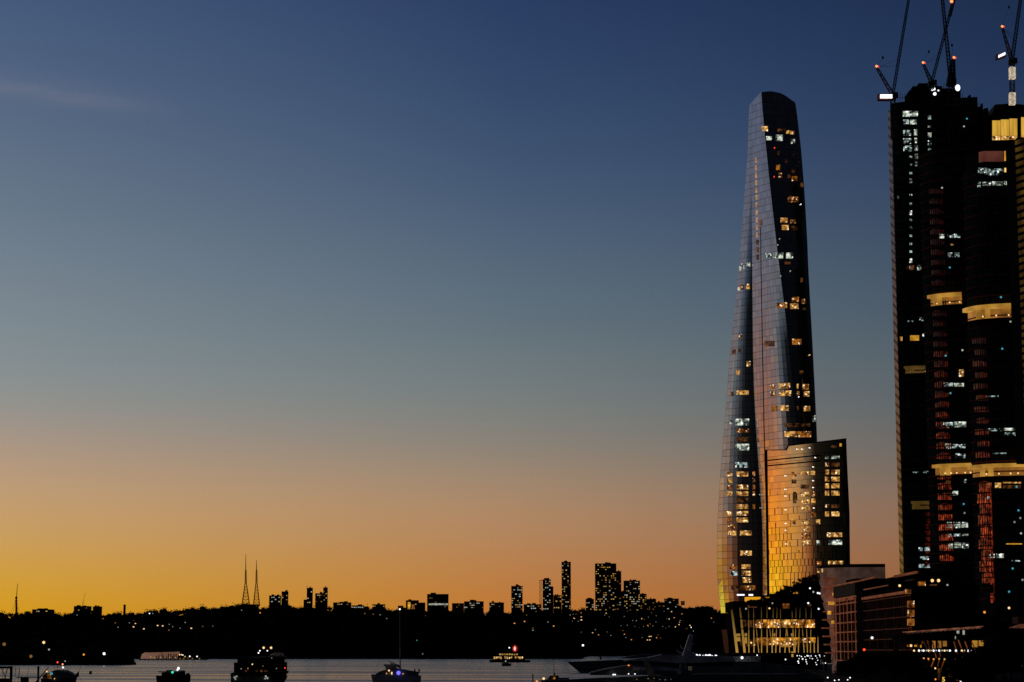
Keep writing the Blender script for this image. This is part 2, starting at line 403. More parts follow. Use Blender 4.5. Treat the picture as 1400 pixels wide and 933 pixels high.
# ---------------------------------------------------------------- generic lit pane on a flat face
PANE = {}
for k in ('winwarm', 'winwhite', 'windim'):
    me = bpy.data.meshes.new('window'); me.from_pydata([(-.5,0,-.5),(.5,0,-.5),(.5,0,.5),(-.5,0,.5)], [], [(0,1,2,3)])
    me.materials.append(M[k]); PANE[k] = me
def pane(parent, loc, w_, h_, kind):
    o = bpy.data.objects.new('window', PANE[kind]); C.objects.link(o); o.parent = parent
    o.location = Vector(loc)-Vector(parent.location); o.scale = (w_, 1, h_); return o

# ---------------------------------------------------------------- far skyline buildings
def far_building(name, cat, label, x0, x1, ytop, ybase=None, n=8, kinds='wwcd', roof=None, wall='farwall', steps=(), seed=0, depth=None, cols_=None, rows_=None, group=None):
    pc = (x0+x1)/2; Y = depth or DEP(pc)-30; ybase = ybase or interp(SIL, pc)+8
    p0, p1 = at(x0, ytop, Y), at(x1, ytop, Y); zb = zat(ybase, Y); root = thing(name, label, cat, ((p0.x+p1.x)/2, Y, zb), group)
    wd = p1.x-p0.x; dp = max(10, min(28, wd*.8)); pxm = Y/F
    mb = MB().box(p0.x, p1.x, Y, Y+dp, zb-6, p0.z)
    for sx0, sx1, sy in steps:
        a, b_ = at(sx0, sy, Y), at(sx1, sy, Y); mb.box(a.x, b_.x, Y+1, Y+dp-1, zb-6, a.z)
    # floor ledges and corner piers give the face some relief
    z = p0.z-3.2
    while z > zb+2:
        mb.box(p0.x-.25, p1.x+.25, Y-.35, Y+.3, z, z+.35); z -= 6.4
    mb.build('wall', wall, root)
    rm = MB(); rm.box(p0.x-.3, p1.x+.3, Y-.4, Y+dp, p0.z, p0.z+.7)
    rg = random.Random(seed+int(x0*7))
    for _ in range(2 if roof is None else roof):
        c = rg.uniform(.15, .7); rm.box(lerp(p0.x,p1.x,c), lerp(p0.x,p1.x,c+rg.uniform(.1,.25)), Y+2, Y+dp*.6, p0.z+.7, p0.z+.7+rg.uniform(1,2.8))
    rm.build('roof', wall, root)
    nc = cols_ or max(2, int((x1-x0)/2.4)); nr = rows_ or max(1, int((ybase-6-ytop)/2.9))
    cells = [(i, j) for i in range(nc) for j in range(nr)]; rg.shuffle(cells)
    for i, j in cells[:n]:
        ux = (i+.5)/nc; px = lerp(x0, x1, ux); py = ytop+2+j*2.9*(1 if not rows_ else 1)+rg.uniform(-.15,.15)
        if py > ybase: continue
        k = {'w':'winwarm','c':'winwhite','d':'windim'}[rg.choice(kinds)]
        p = at(px, py, Y-.5); pane(root, p, pxm*rg.choice((1.5,1.5,2.2)), pxm*rg.uniform(1.0,1.4), k)
    return root
fb = far_building
fb('apartment_block','building','low dark block with stepped roof at the far left of the ridge',44,70,834,842,3)
fb('apartment_block','building','squat dark block on the ridge just left of the smaller grey cube',101,122,829.5,842,2)
fb('apartment_block','building','small dark cube of a building on the ridge right of a wider block',127,138,830,842,0)
fb('apartment_block','building','low flat roofed block with pale light, at the foot of the two radio masts',331,352,827,833,2,roof=0)
fb('office_building','building','dark block with a pale strip of light under its roof, right of the radio masts',368,383,815,832,6,kinds='ccw')
fb('apartment_tower','building','slim dark tower standing beside the office block near the radio masts',385,393.5,809.5,830,4)
fb('apartment_tower','building','slim dark tower with an aerial on its roof, on the left ridge',419.5,427,804.5,831,4,steps=((415,419.5,820),))
fb('apartment_block','building','mid height dark block squeezed between two slim towers on the ridge',431,443,812,831,6)
fb('apartment_tower','building','narrow dark tower with an open frame on its roof on the left ridge',442,447.5,804,832,5,roof=1)
fb('apartment_block','building','long low block with a stepped left roof on the ridge',455.5,479,824.5,836,4)
fb('shed','building','long low shed with a strip of white windows on the ridge',481,497,828.5,836,7,kinds='cc',rows_=1)
fb('apartment_block','building','low dark flat roofed block left of the building with a glowing gold end wall',509,526,827,838,3)
g_ = fb('office_building','building','office block with a glowing gold end wall on the ridge',555,572,821.5,838,3,steps=((572,581,824),))
Y_ = DEP(563)-31; a_, b_ = at(557.5,823.5,Y_), at(561,833,Y_); MB().box(a_.x,b_.x,Y_-.3,Y_-.1,b_.z,a_.z).build('window','gold',g_)  # glowing panel put on for the lit end wall
a_, b_ = at(563,827,Y_), at(567,833,Y_); MB().box(a_.x,b_.x,Y_-.3,Y_-.1,b_.z,a_.z).build('window','orange',g_)
g_ = fb('office_building','building','wide dark office block with one brilliant white strip of lit floor',584,612.6,813,838,6,kinds='dwd')
for xx in (586,590.5,595,599.5,604,608.5):
    a_, b_ = at(xx,825.2,DEP(598)-31), at(xx+4.1,827.6,DEP(598)-31); MB().box(a_.x,b_.x,a_.y-.3,a_.y-.1,b_.z,a_.z).build('window','winwhite',g_)
fb('apartment_block','building','rosy pale fronted low block right of the white striped office',618,634,825.5,838,2,kinds='dc',wall='pinkwall',roof=0,depth=DEP(626)-60)
fb('office_building','building','long dark block with rows of faint white windows behind the rosy block',634.5,661,823,839,12,kinds='ccd')
fb('apartment_block','building','plain dark flat roofed block standing alone left of the first tower',669,689,824.5,839,4,kinds='cd')
fb('apartment_tower','building','square dark tower, leftmost of the tall cluster, dotted with pale windows',699,714.5,802,842,26,kinds='ccwd')
fb('apartment_block','building','long low block with a red brick base between the first two towers',716,740,827,840,9,kinds='ccd')
fb('apartment_tower','building','dark tower with a slanted top beside a thin lattice hoist',742,753,793,842,20,kinds='ccw',steps=((744,749,790.5),(753,756.5,802)))
fb('apartment_block','building','mid height block with a bright lamp on its roof, between two towers',756.8,767.6,814.5,840,7,kinds='cwd')
fb('apartment_tower','building','tallest and slimmest dark tower of the far skyline',768,780.4,769,842,30,kinds='cwwd',steps=((771,776,767.3),))
fb('apartment_block','building','small stepped block left of the broadest far tower',801,812,819.5,842,6,kinds='cw',steps=((803,808,817.5),))
fb('apartment_tower','building','broadest dark tower of the far skyline with many gold windows',814,842.6,771,842,74,kinds='wwwcd')
fb('apartment_tower','building','narrow dark slab against the right side of the broadest far tower',842.9,849.3,781.5,842,7,kinds='cwd')
fb('apartment_block','building','low slab in the gap right of the broadest far tower',849.6,853,809,842,2)
fb('apartment_tower','building','wide dark tower right of the broadest one, with rows of gold windows',853.3,875,794.5,842,40,kinds='wwcd')
fb('apartment_block','building','dark block stepping down right of the last tall tower',875.3,884,812.5,842,9,kinds='wwd')
fb('apartment_block','building','low block with rosy lit balconies on the right ridge',884.4,897,819.5,846,8,kinds='wdd')
fb('apartment_block','building','flat topped dark block right of the balcony block, among trees',897.5,908.8,824,848,5,kinds='wd')
fb('apartment_block','building','widest low block on the right ridge with a hipped roof box',909.2,928,819,850,9,kinds='wcd')
# lone chimney, masts and hoist on the ridge
def lattice(mb, a, b, w0, w1, n=10, bw=.25, faces=True):
    a = Vector(a); b = Vector(b); d = (b-a).normalized(); p = d.cross(Vector((0,1,0))).normalized(); q_ = d.cross(p)
    pr = None
    for i in range(n+1):
        t = i/n; c = a.lerp(b, t); w_ = lerp(w0, w1, t)/2; ring = [c+p*w_+q_*w_, c-p*w_+q_*w_, c-p*w_-q_*w_, c+p*w_-q_*w_]
        for k in range(4): mb.bar(ring[k], ring[(k+1)%4], bw*.7)
        if pr:
            for k in range(4):
                mb.bar(pr[k], ring[k], bw); mb.bar(pr[k], ring[(k+1)%4], bw*.7)
        pr = ring
    return mb
M['mast'] = rough_mat('mast_steel', (.05, .018, .012), .7, spec=.1)
for px, top, hw, lb in ((336,758,5.2,'taller of two radio masts, lattice legs flaring at the base, on the ridge'),(350.7,766,4.2,'shorter right hand radio mast of the pair on the ridge')):
    Y = 3450; base = at(px, 829, Y); o = thing('radio_mast', lb, 'mast', base)
    lo, mid, tp = at(px,829,Y), at(px,797,Y), at(px,top,Y); k = Y/F
    lattice(MB(), lo, mid, hw*2*k, 1.9*k, 7, .75).build('legs', 'mast', o)
    lattice(MB(), mid, at(px,780,Y), 1.9*k, 1.3*k, 6, .8).build('shaft', 'mast', o)
    MB().bar(at(px,780,Y), tp, 1.25*k*.8, .5, 6).build('antenna', 'mast', o)
Y = 1640; o = thing('signal_mast', 'thin ship style mast with stays at the far left of the skyline', 'mast', at(23,850,Y))
MB().bar(at(21.5,870,Y), at(22.2,817,Y), .9, .9, 6).bar(at(23.8,870,Y), at(22.6,817,Y), .7, .6, 6).build('leg', 'mast', o)
MB().bar(at(22.3,819,Y), at(24,798,Y), .5, .25, 6).build('topmast', 'steel', o)
MB().bar(at(20.3,822,Y), at(24.3,821,Y), .5).blob(at(22.2,817.5,Y), 1., 6, 4).build('crosstree', 'mast', o)
s_ = MB()
for dx in (-9,-5,3,5): s_.bar(at(22+dx,842,Y), at(22.3,819,Y), .12)
s_.build('stay', 'mast', o)
o = thing('chimney', 'lone square brick chimney rising over the left ridge', 'chimney', at(170,842,3400))
a_ = at(168.8,827.5,3400); b_ = at(171.2,842,3400)
MB().box(a_.x,b_.x,3400,3403,b_.z-6,a_.z).build('stack','farwall',o); MB().box(a_.x-.4,b_.x+.4,3399.6,3403.4,a_.z,a_.z+.8).build('cap','farwall',o)
o = thing('lattice_hoist', 'thin pale lattice hoist standing left of the slant topped tower', 'hoist', at(739,838,3460))
lattice(MB(), at(739,838,3460), at(739,794,3460), 2.6*1.19, 2.6*1.19, 14, .4).build('mast', M['mast'], o)
MB().bar(at(737,794,3460), at(743,793,3460), .8).build('arm', M['mast'], o)
o = thing('roof_aerial', 'thin aerial mast on the roof of the slim left tower', 'aerial', at(420,804,3460)); MB().bar(at(420,806,3460), at(419.8,799.5,3460), .5, .3).bar(at(419,802,3460), at(421,802,3460), .3).build('rod','farwall',o)
o = thing('tower_crane', 'tiny far crane jib rising behind the left ridge blocks', 'crane', at(112,836,3460))
MB().bar(at(112,836,3460), at(114,822,3460), .9, .6).build('mast','mast',o); MB().bar(at(113,826,3460), at(116.5,811,3460), .5, .3).build('jib','mast',o)

# ---------------------------------------------------------------- hillside lights: houses with a lit window, street lamps
def make_house(kind):
    o = thing('house', 'small dark house with one glowing window, on the hillside', 'house', (0,0,0), 'lit houses on the far hillside')
    MB().box(-4,4,0,7,-2.5,4.2).build('wall', 'farwall', o)
    MB().add([(-4.4,-.4,4.2),(4.4,-.4,4.2),(4.4,7.4,4.2),(-4.4,7.4,4.2),(-4.4,3.5,6.6),(4.4,3.5,6.6)],
        [(0,1,5,4),(2,3,4,5),(1,2,5),(3,0,4),(0,3,2,1)]).build('roof', 'farwall', o)
    w_ = MB().box(-1.,1.,-.3,-.05,1.6,3.0).build('window', kind, o)
    return o
def make_lamp(kind):
    o = thing('street_lamp', 'small glowing lamp on a pole on the hillside across the harbour', 'street lamp', (0,0,0), 'lamps dotted over the far shore')
    MB().bar((0,0,-1),(0,0,0),.25,.2,6).build('pole', 'black', o)
    MB().blob((0,0,0), .68, 8, 6).build('lantern', kind, o)
    return o
proto_h = {k: make_house(k) for k in ('lamporange','lampwarm','winwarm','windim')}
proto_l = {k: make_lamp(k) for k in ('lampwhite','winwhite','lampcyan')}
used = set()
def hill_spot(px, py):
    best = None
    for i in range(200):
        t = .01+i/200*1.0; Y = shore(px)+(DEP(px)-shore(px))*t; z = ground(px, t)+3
        if proj(((px-700)/F*Y, Y, z))[1] <= py: return Y, z
    return DEP(px), zat(py, DEP(px))
def place(proto, px, py, Y=None, z=None, s=1.):
    if Y is None: Y, _ = hill_spot(px, py)
    p = at(px, py, Y-14)
    o = proto if id(proto) not in used else copy_tree(proto); used.add(id(proto))
    o.location = p; return o
HL = []
def grab(x0, y0, s, txt):
    for it in txt.split():
        a = it.split(','); HL.append((x0+float(a[0])/s, y0+float(a[1])/s, a[2] if len(a) > 2 else 'c'))
grab(840,780,8.75,"230,458 118,552 158,500,k 220,600 262,602 328,575,w 358,565,w 358,600,k 407,560 405,535,k 445,523,k 500,543 497,617,k 423,637,o 400,655,o 380,668,W 405,672 460,665 348,685,k 296,690 245,685,k 154,657,k 79,664 78,725,k 102,735,k 120,762,o 139,805 203,827,o 332,805 398,788,o 418,788,w 438,788,w 395,830,w 424,830,w 505,803,o 525,785,k 552,825,k 578,672 615,703,k 655,672,g 655,578,w 628,578,k 700,563,k 715,563,o 595,490 684,490,w 753,437 820,403,k 815,437 833,437 790,472,k 770,480 808,517,o 885,472 937,465,k 958,445,k 788,597,w 780,620,w 773,645,w 730,673,w 865,710,k 890,650 905,655,w 918,683,W 944,726 988,643 1160,568,o 1190,620,k")
grab(690,760,8.75,"820,700 855,718,k 783,710 830,752,w 918,685,o 952,668 953,704 917,735,w 917,770,w 880,783,k 812,787 990,660 990,683 1023,683 680,693,k 375,685,k 1190,683 1215,683,w 1197,710 1250,733 1182,628,w 160,722,k 262,727,k")
grab(720,860,9.333,"700,47 842,47,w 877,12,k 918,73,o 1028,55,k 1075,83 80,18,k")
grab(640,740,3.889,"240,438,o 247,438,o 300,428,o 455,453,o 425,430,k 345,473,k")
grab(320,740,3.889,"137,380,o 397,360 397,372,k 218,348,o 95,347,W 765,358,W 777,392 812,412 740,397,k 695,393,k 885,365,k 1287,397 1337,392 1265,378,o 972,528,g 1003,600,k")
grab(0,740,3.889,"795,385,W 812,385 613,443,k 628,458 688,435 710,433,k 720,440,w 710,457,w 765,468,w 838,450,w 865,452,w 900,443 918,455,k 895,463,w 898,483,k 958,463 1017,465,w 1078,463,k 1132,452 1285,368,k 1383,382,o 410,393,k 482,390,k 985,433,k")
for px, py, k in HL:
    if k == 'o': place(proto_h['lamporange'], px, py+2)
    elif k == 'w': place(proto_h['lampwarm'], px, py+2)
    elif k == 'k': place(proto_h['windim'] if random.random() < .5 else proto_l['winwhite'], px, py)
    elif k == 'g': place(proto_l['lampcyan'], px, py)
    elif k == 'W':
        o = place(proto_l['lampwhite'], px, py); o.scale = (1.5,1.5,1.5)
    else: place(proto_l['winwhite'], px, py)
place(proto_h['winwarm'], 787, 846)
# lamps on the near headland / far waterfront, each on its own tall pole
def tall_lamp(px, py, Y, zbase, rad, kind, label, group=None):
    p = at(px, py, Y); o = thing('street_lamp', label, 'street lamp', (p.x, Y, zbase), group)
    MB().bar((p.x,Y,zbase-.5), (p.x,Y,p.z-rad*.5), .3, .2, 6).build('pole', 'steel', o)
    MB().blob(p, rad, 10, 7).build('lantern', kind, o); return o
tall_lamp(59.8,878.6,1605,1,1.05,'lampwarm','brightest amber lamp high on the dark left headland')
tall_lamp(67,888.3,1602,1,.7,'winwhite','white lamp below and right of the brightest headland lamp')
tall_lamp(5.7,881,1604,1,1.3,'windim','dim olive lamp at the left edge of the photo')
tall_lamp(42.3,897.6,1598,1,1.2,'windim','yellowish lamp among leaves low on the left headland')
tall_lamp(114.5,895.2,1598,1,.75,'lamporange','orange lamp near the shore between the launch and the pier')
tall_lamp(142.3,894,1598,1,1.,'lampwhite','white lamp at the right end of the left headland')
tall_lamp(797,882.5,2640,0,1.3,'lampwhite','white lamp on a pole at the end of the far point')
tall_lamp(78.7,905.8,1300,.5,.55,'lampred','red navigation lamp above the water left of the launch mast')
o = thing('channel_marker','dark channel marker post standing in the water right of the launch','marker',at(123.5,925,1000))
a_ = at(122,917.6,1000); b_ = at(125,925,1000); MB().box(a_.x,b_.x,1000,1001,0,a_.z).build('board','black',o); MB().bar((at(123.5,925,1000).x,1000.5,-1),(at(123.5,925,1000).x,1000.5,.6),.4,.4,8).build('pile','black',o)

# ---------------------------------------------------------------- the twisting glass tower
# rows: y -> (left edge, strip start, crease, edge of dark side, right edge)
LV = [(120,1024.5,1029,1037,1041,1086.5),(138,1024.8,1029,1037.2,1041.4,1087.2),(158,1023.6,1028.6,1037.5,1043.1,1090),(206,1022.2,1028.4,1038.2,1047.5,1095.4),(257,1018,1028,1038.8,1052.6,1099.4),
 (300,1014.8,1028,1039.4,1057.3,1102),(338,1011.4,1028.2,1040,1061.5,1104),(371,1008.3,1028.4,1040.4,1065.5,1105.2),(430,1002.9,1028.9,1041.4,1073,1108.4),(484,997.5,1029.4,1042.4,1079,1111.4),
 (538,993.5,1031,1043.6,1084,1114.1),(586,989.5,1033.6,1044.4,1088,1116.4),(657,984,1038.5,1046.4,1094,1119),(711,980.9,1042,1048,1098,1121),(751,980,1043,1049,1100,1122),(791,981,1043,1050,1102,1123),(812,982.6,1043,1050.5,1103,1124),(838,985.6,1043,1051,1104,1124)]
YC = 1050.
MPX = YC/F
def row_at(y):
    y = max(LV[0][0], min(LV[-1][0], y))
    for a, b_ in zip(LV, LV[1:]):
        if y <= b_[0]:
            t = (y-a[0])/(b_[0]-a[0]); return [lerp(p, q_, t) for p, q_ in zip(a[1:], b_[1:])]
    return list(LV[-1][1:])
NA, NB1, NB2, NC = 9, 3, 7, 14
def prof(y):
    """facade angle (deg, towards the glow) along the section at picture height y"""
    xL, xv, xc, xd, xR = row_at(y)
    endA = interp([(120,56),(250,50),(330,34),(420,12),(838,4)], y)
    f1 = interp([(120,.6),(330,.5),(480,.42),(600,.3),(838,.25)], y)
    A = [(0, interp([(120,72),(330,70),(450,62),(560,54),(785,52),(822,66),(838,68)], y)), (f1*.55, interp([(120,62),(330,59),(450,50),(700,45),(790,46),(838,60)], y)), (f1, interp([(120,60),(330,52),(450,40),(700,36),(838,44)], y)), (min(.97,f1+.2), lerp(endA, 60, .35)), (1, endA)]
    eb = interp([(120,55),(360,52),(430,40),(470,22),(600,8),(838,4)], y)
    B2 = [(0, 62), (.45, 57), (.75, lerp(eb, 55, .35)), (1, eb)]
    Cc = [(0, min(eb, 6)), (.5, -4), (.85, -14), (1, -58)]
    segs = [(xL, xv, NA, A), (xv, xc, NB1, [(0,60),(1,60)]), (xc, xd, NB2, B2), (xd, xR, NC, Cc)]
    return segs
def section(y):
    pts = []
    for x0, x1, n, al in prof(y):
        for i in range(n): pts.append((lerp(x0, x1, i/n), lerp(x0, x1, (i+1)/n), interp(al, (i+.5)/n)))
    xs = [p[0] for p in pts]+[pts[-1][1]]; Ys = [0.]
    for a, b_, al in pts:
        u = (.5*(a+b_)-700)/F; ta = math.tan(R(al)); dX = MPX*(b_-a)/(1+u*ta); Ys.append(Ys[-1]-ta*dX)
    # hold the crease at a constant distance
    o = Ys[NA+NB1]; return xs, [YC+v-o for v in Ys]
TOPZ = [(1018,150),(1024.5,139),(1026,137.5),(1040.5,127.4),(1054,126.4),(1067,128.8),(1075,132.6),(1080.6,137),(1084,138.4),(1087,139.6),(1095,141)]
def top_z(px): return zat(interp(TOPZ, px), YC)
rows = []; NR = 76; y0_, y1_ = 123., 838.
for j in range(NR+1):
    y = lerp(y1_, y0_, j/NR); xs, Ys = section(y); z = zat(y, YC)
    rows.append([(Vector((xat(xp, Yp, min(z, top_z(xp))), Yp, min(z, top_z(xp))))) for xp, Yp in zip(xs, Ys)])
crown = thing('glass_skyscraper', 'tall twisting mirror glass skyscraper tapering to a slanted dark crown', 'skyscraper', at(1050, 912, YC))
ND = len(rows[0])
colseg = [(0, NA, 'left_wing'), (NA, NA+NB1, 'centre_strip'), (NA+NB1, NA+NB1+NB2, 'middle_wing'), (NA+NB1+NB2, ND-1, 'dark_side')]
for c0, c1, nm in colseg:
    mb = MB()
    for j in range(NR):
        for i in range(c0, c1):
            q_ = [rows[j][i], rows[j][i+1], rows[j+1][i+1], rows[j+1][i]]
            if (q_[3]-q_[0]).length < .02 and (q_[2]-q_[1]).length < .02: continue
            mb.add(q_, [(0,1,2,3)], [[(i,j),(i+1,j),(i+1,j+1),(i,j+1)]])
    mb.build(nm, 'facade', crown)
mb = MB()   # rear of the tower and its roof
for j in range(NR):
    a, b_ = rows[j], rows[j+1]
    def back(r): return [r[-1], Vector((r[-1].x-4, r[-1].y+22, r[-1].z)), Vector(((r[0].x+r[-1].x)/2, max(p.y for p in r)+14, r[-1].z)), r[0]]
    ba, bb = back(a), back(b_)
    for i in range(3): mb.add([ba[i], ba[i+1], bb[i+1], bb[i]], [(0,1,2,3)])
mb.add(rows[-1], [tuple(range(ND))]); mb.build('rear_wall', 'darkglass', crown)
fin = MB()
for j in range(NR-20):
    p, q_ = rows[j][NA+NB1], rows[j+1][NA+NB1]; fin.bar(p+Vector((0,-.1,0)), q_+Vector((0,-.1,0)), .22+.25*(1-j/NR))
fin.build('crease_fin', 'mast', crown)

def surf_main(px, py):
    Y = YC
    for _ in range(5):
        z = zat(py, Y); yr = proj((0, YC, z))[1]
        xs, Ys = section(yr)
        for k in range(len(xs)-1):
            if xs[k] <= px <= xs[k+1] or k == len(xs)-2: Y = lerp(Ys[k], Ys[k+1], min(1.1, (px-xs[k])/(xs[k+1]-xs[k]+1e-9))); break
    return at(px, py, Y-.45)
def patch(surf, x0, y0, x1, y1, m, parent, name='window', skew=0, nx=None):
    mb = MB(); nx = nx or max(1, int((x1-x0)/2.2))
    top = [surf(lerp(x0,x1,i/nx), y0+skew*(i/nx)) for i in range(nx+1)]; bot = [surf(lerp(x0,x1,i/nx), y1+skew*(i/nx)) for i in range(nx+1)]
    for i in range(nx): mb.add([bot[i], bot[i+1], top[i+1], top[i]], [(0,1,2,3)])
    return mb.build(name, m, parent)
WM = """1041,172,1050,180,w 1075,178,1079.5,183,w 1080.5,178.5,1086,184,w 1063,176,1074,180,d 1047.3,186,1055.3,192,c 1060.5,183.7,1070.5,193,c 1081.4,189.5,1087,197,c 1063,205,1066,212.6,d
1061,225,1066.6,233,o 1082.3,231,1086.5,236.5,d 1064,235.6,1069.7,243.7,o 1077,238.4,1081,244,d 1082.6,240.5,1090.5,248,o 1095,249,1098.4,256.5,d 1077,268.6,1091.3,277,o
1067,297.3,1077,305.5,w 1080.4,299.7,1088,306,o 1068.7,307,1078.4,315,w 1082,308.7,1090.6,315.7,d 1038.3,301,1041.5,308.7,d 1046,345.5,1058,354,C 1058.6,345,1070.8,354,c 1074.8,345,1084.3,354,c
1072.3,355.8,1080.8,362,d 1020.5,358.3,1025.3,367,c 1013.7,360,1017.5,368.5,C 1010.6,363.3,1012.5,370.8,c 1008.4,391.8,1011,398.6,c 1012,388.8,1016,397,o 1019.7,387.3,1024.8,395.9,w 1094.4,379,1098,386.8,d
1082.6,405.8,1088,413,o 1088.8,405.3,1092.4,413.2,o 1095.9,408.3,1100.8,416,w 1060.9,413.6,1065.4,422.3,o 1066,413.6,1070.6,422.3,o 1071,413,1076.3,421.8,w 1080,414,1091.8,423,w 1098,419.6,1101.9,424,d
1010,456,1013.6,464.6,w 1044.8,465.4,1057.9,474.4,d 1083,463,1095.9,472,o 1000.6,477.2,1005,484.5,d 1009,475.6,1012.5,482.9,d 1020.5,493.3,1026,501.7,w 1006.5,504.9,1011,513.4,w 1093,506.7,1098.6,511.5,d
1051.5,525.5,1059,532.4,o 1064.4,523.5,1071,532,w 1071.6,523,1080,532,w 1089.3,524.3,1092,532,w 1097.4,524.7,1106,533.5,w 999,535,1002,542.3,o 1007,533.5,1023.7,540.4,w
1053,534.6,1060,542.7,o 1065,533.5,1072.8,542.3,w 1073.4,533.5,1081.6,542.3,w 1089.3,534.3,1093.3,541.5,w 1099,534.3,1107,543,w 1054.3,554.4,1062,562.8,o 1066.8,553.6,1078,562.3,w 1099,554.7,1107.8,563,w 1089.3,555,1092.3,561,d
1005,572,1024,582.5,c 997.4,573.2,1000.6,581,c 1111.5,567.3,1115,577.4,c 1072.4,578.5,1107.8,584.5,d 1072.4,589.3,1090,598.2,w 1090.4,589.3,1109.6,598.6,o 1006.5,586,1024,592,o 1006.5,597.5,1024,604,d 1005,606.3,1024,616.6,c 1005,631.5,1022.6,640,C
995,716.3,1006,724,o 995,725.3,1006,733,w 1011.5,725,1027.7,733,w 1012,752.5,1027.7,760.5,w 997.3,771.3,1008.2,779.3,o 998,780.4,1008.4,788,C 1013.3,771.3,1026.3,778.6,w 1014,780,1026.8,788,w 1015,789,1027.5,797.5,w 999.4,800.3,1009,807.6,d 1012,800,1032.8,807.8,o 1007.3,812.4,1017.8,814.7,L 1023.4,812.4,1029.8,815,L"""
KM = {'w':'warm','o':'orange','d':'dim','c':'white','C':'coolwhite','L':'lampwhite','t':'lampcyan','g':'gold','r':'lampred'}
def windows(txt, surf, parent):
    for it in txt.split():
        a = it.split(','); x0, y0, x1, y1 = [float(v) for v in a[:4]]; e = min(.7, (y1-y0)*.09); patch(surf, x0+.2, y0+e, x1-.2, y1-e, KM[a[4]], parent)
windows(WM, surf_main, crown)
for k in range(14):
    y = 215.8+10.2*k; patch(surf_main, 1032+.16*k, y, 1034.5+.16*k, y+7, 'peach' if k < 11 else 'dim', crown)
RWS = [(644.4,652),(653.4,661),(662.4,670),(671.4,678.7),(680.4,687.5),(689,696.5),(698.4,705.5),(707.4,714.9)]
for i, (a, b_) in enumerate(RWS):
    if i in (0,1,2,3,6,7): patch(surf_main, 993.8, a+.6, 1000.6, b_-.5, 'orange' if i in (2,7) else 'warm', crown)
    if i != 1: patch(surf_main, 1007, a+.6, 1022.6, b_-.5, 'dim' if i == 4 else 'warm', crown)
    if i in (0,1,2,3,5): patch(surf_main, 1029, a+.6, 1032.2, b_-.5, 'orange', crown)
for px, py, k in ((1059,202.3,'lampred'),(1058.5,241.8,'lampred'),(1095,279.6,'lampwhite'),(1065.8,326.8,'winwhite'),(1063.3,335,'winwhite'),(1080.5,370.8,'winwhite'),(1067.3,377.5,'winwhite'),(1107,485.6,'lampwarm'),(1092,542.8,'lampwhite'),
    (1038.5,676.5,'winwhite'),(1046.5,676.5,'winwhite'),(1039,694.6,'winwhite'),(1041.5,694.6,'winwhite'),(1046.8,694.6,'winwhite')):
    MB().blob(surf_main(px,py)+Vector((0,-.3,0)), .27, 8, 5).build('ceiling_lamp', k, crown)

# ---------------------------------------------------------------- the lower curved tower in front
NSEG = [(1047,64),(1060,60),(1078,54),(1092,47),(1102,39),(1110,28),(1122,17),(1138,8),(1152,2),(1157,-30)]
NL2 = 40
def section2():
    xs = [lerp(1047, 1157, i/NL2) for i in range(NL2+1)]; Ys = [0.]
    for a, b_ in zip(xs, xs[1:]):
        al = interp(NSEG, (a+b_)/2); u = (.5*(a+b_)-700)/F; ta = math.tan(R(al)); Ys.append(Ys[-1]-ta*(.3552*(b_-a))/(1+u*ta))
    return xs, [1048+v for v in Ys]
XS2, YS2 = section2()
def plan2(t, y):   # widen slightly towards the foot
    k = interp([(600,0),(640,.3),(700,.85),(774,1),(840,1)], y)
    return lerp(1047,1050.5,interp([(600,0),(840,1)], y))*(1-t)+lerp(1157,1162.3,k)*t
PT2 = []
ybs = [lerp(838, 600, j/26) for j in range(27)]
for j, y in enumerate(ybs):
    r_ = []
    for i in range(NL2+1):
        Yp = YS2[i]; z = zat(y-2, 1010) ; zt = zat(interp([(0,616),(.27,615.6),(.272,610),(1,600.3)], i/NL2), Yp)
        z = min(z, zt) if j < 26 else zt
        r_.append(Vector((xat(plan2(i/NL2, y), Yp, z), Yp, z)))
    PT2.append(r_)
low = thing('curved_glass_tower', 'lower curved glass tower with staggered panels glowing gold in the sunset', 'tower', at(1100, 912, 1020))
mb = MB()
for j in range(26):
    for i in range(NL2):
        mb.add([PT2[j][i], PT2[j][i+1], PT2[j+1][i+1], PT2[j+1][i]], [(0,1,2,3)], [[(i*.55,j),((i+1)*.55,j),((i+1)*.55,j+1),(i*.55,j+1)]])
mb.build('glass_front', 'facade2', low)
mb = MB()
for j in range(26):
    a, b_ = PT2[j], PT2[j+1]; bk = lambda r: [r[-1], Vector((r[-1].x+2, r[-1].y+38, r[-1].z)), Vector((r[0].x+6, r[0].y+3, r[0].z)), r[0]]
    A_, B_ = bk(a), bk(b_)
    for i in range(3): mb.add([A_[i], A_[i+1], B_[i+1], B_[i]], [(0,1,2,3)])
mb.build('rear_wall', 'darkglass', low)
def surf_low(px, py):
    Y = 1020.
    for _ in range(5):
        z = zat(py, Y); yr = proj((0,1010,z))[1]+2
        lo, hi = plan2(0, yr), plan2(1, yr); t = max(0, min(.9999, (px-lo)/(hi-lo)))*NL2; k = int(t); Y = lerp(YS2[k], YS2[k+1], t-k)
    return at(px, py, Y-.4)
for ya, yb in ((629.7,622.2),(637,630)):
    patch(surf_low, 1048.5, ya-.7, 1122, ya+.9, 'black', low, 'shadow_gap', skew=yb-ya, nx=26)
rim = MB()
for i in range(NL2): rim.bar(PT2[26][i]+Vector((0,-.2,.1)), PT2[26][i+1]+Vector((0,-.2,.1)), .45)
rim.build('roof_rim', 'black', low)
ef = MB()
for j in range(26): ef.bar(PT2[j][0]+Vector((-.15,-.2,0)), PT2[j+1][0]+Vector((-.15,-.2,0)), .8)
ef.build('edge_fin', 'black', low)
low_w = ""
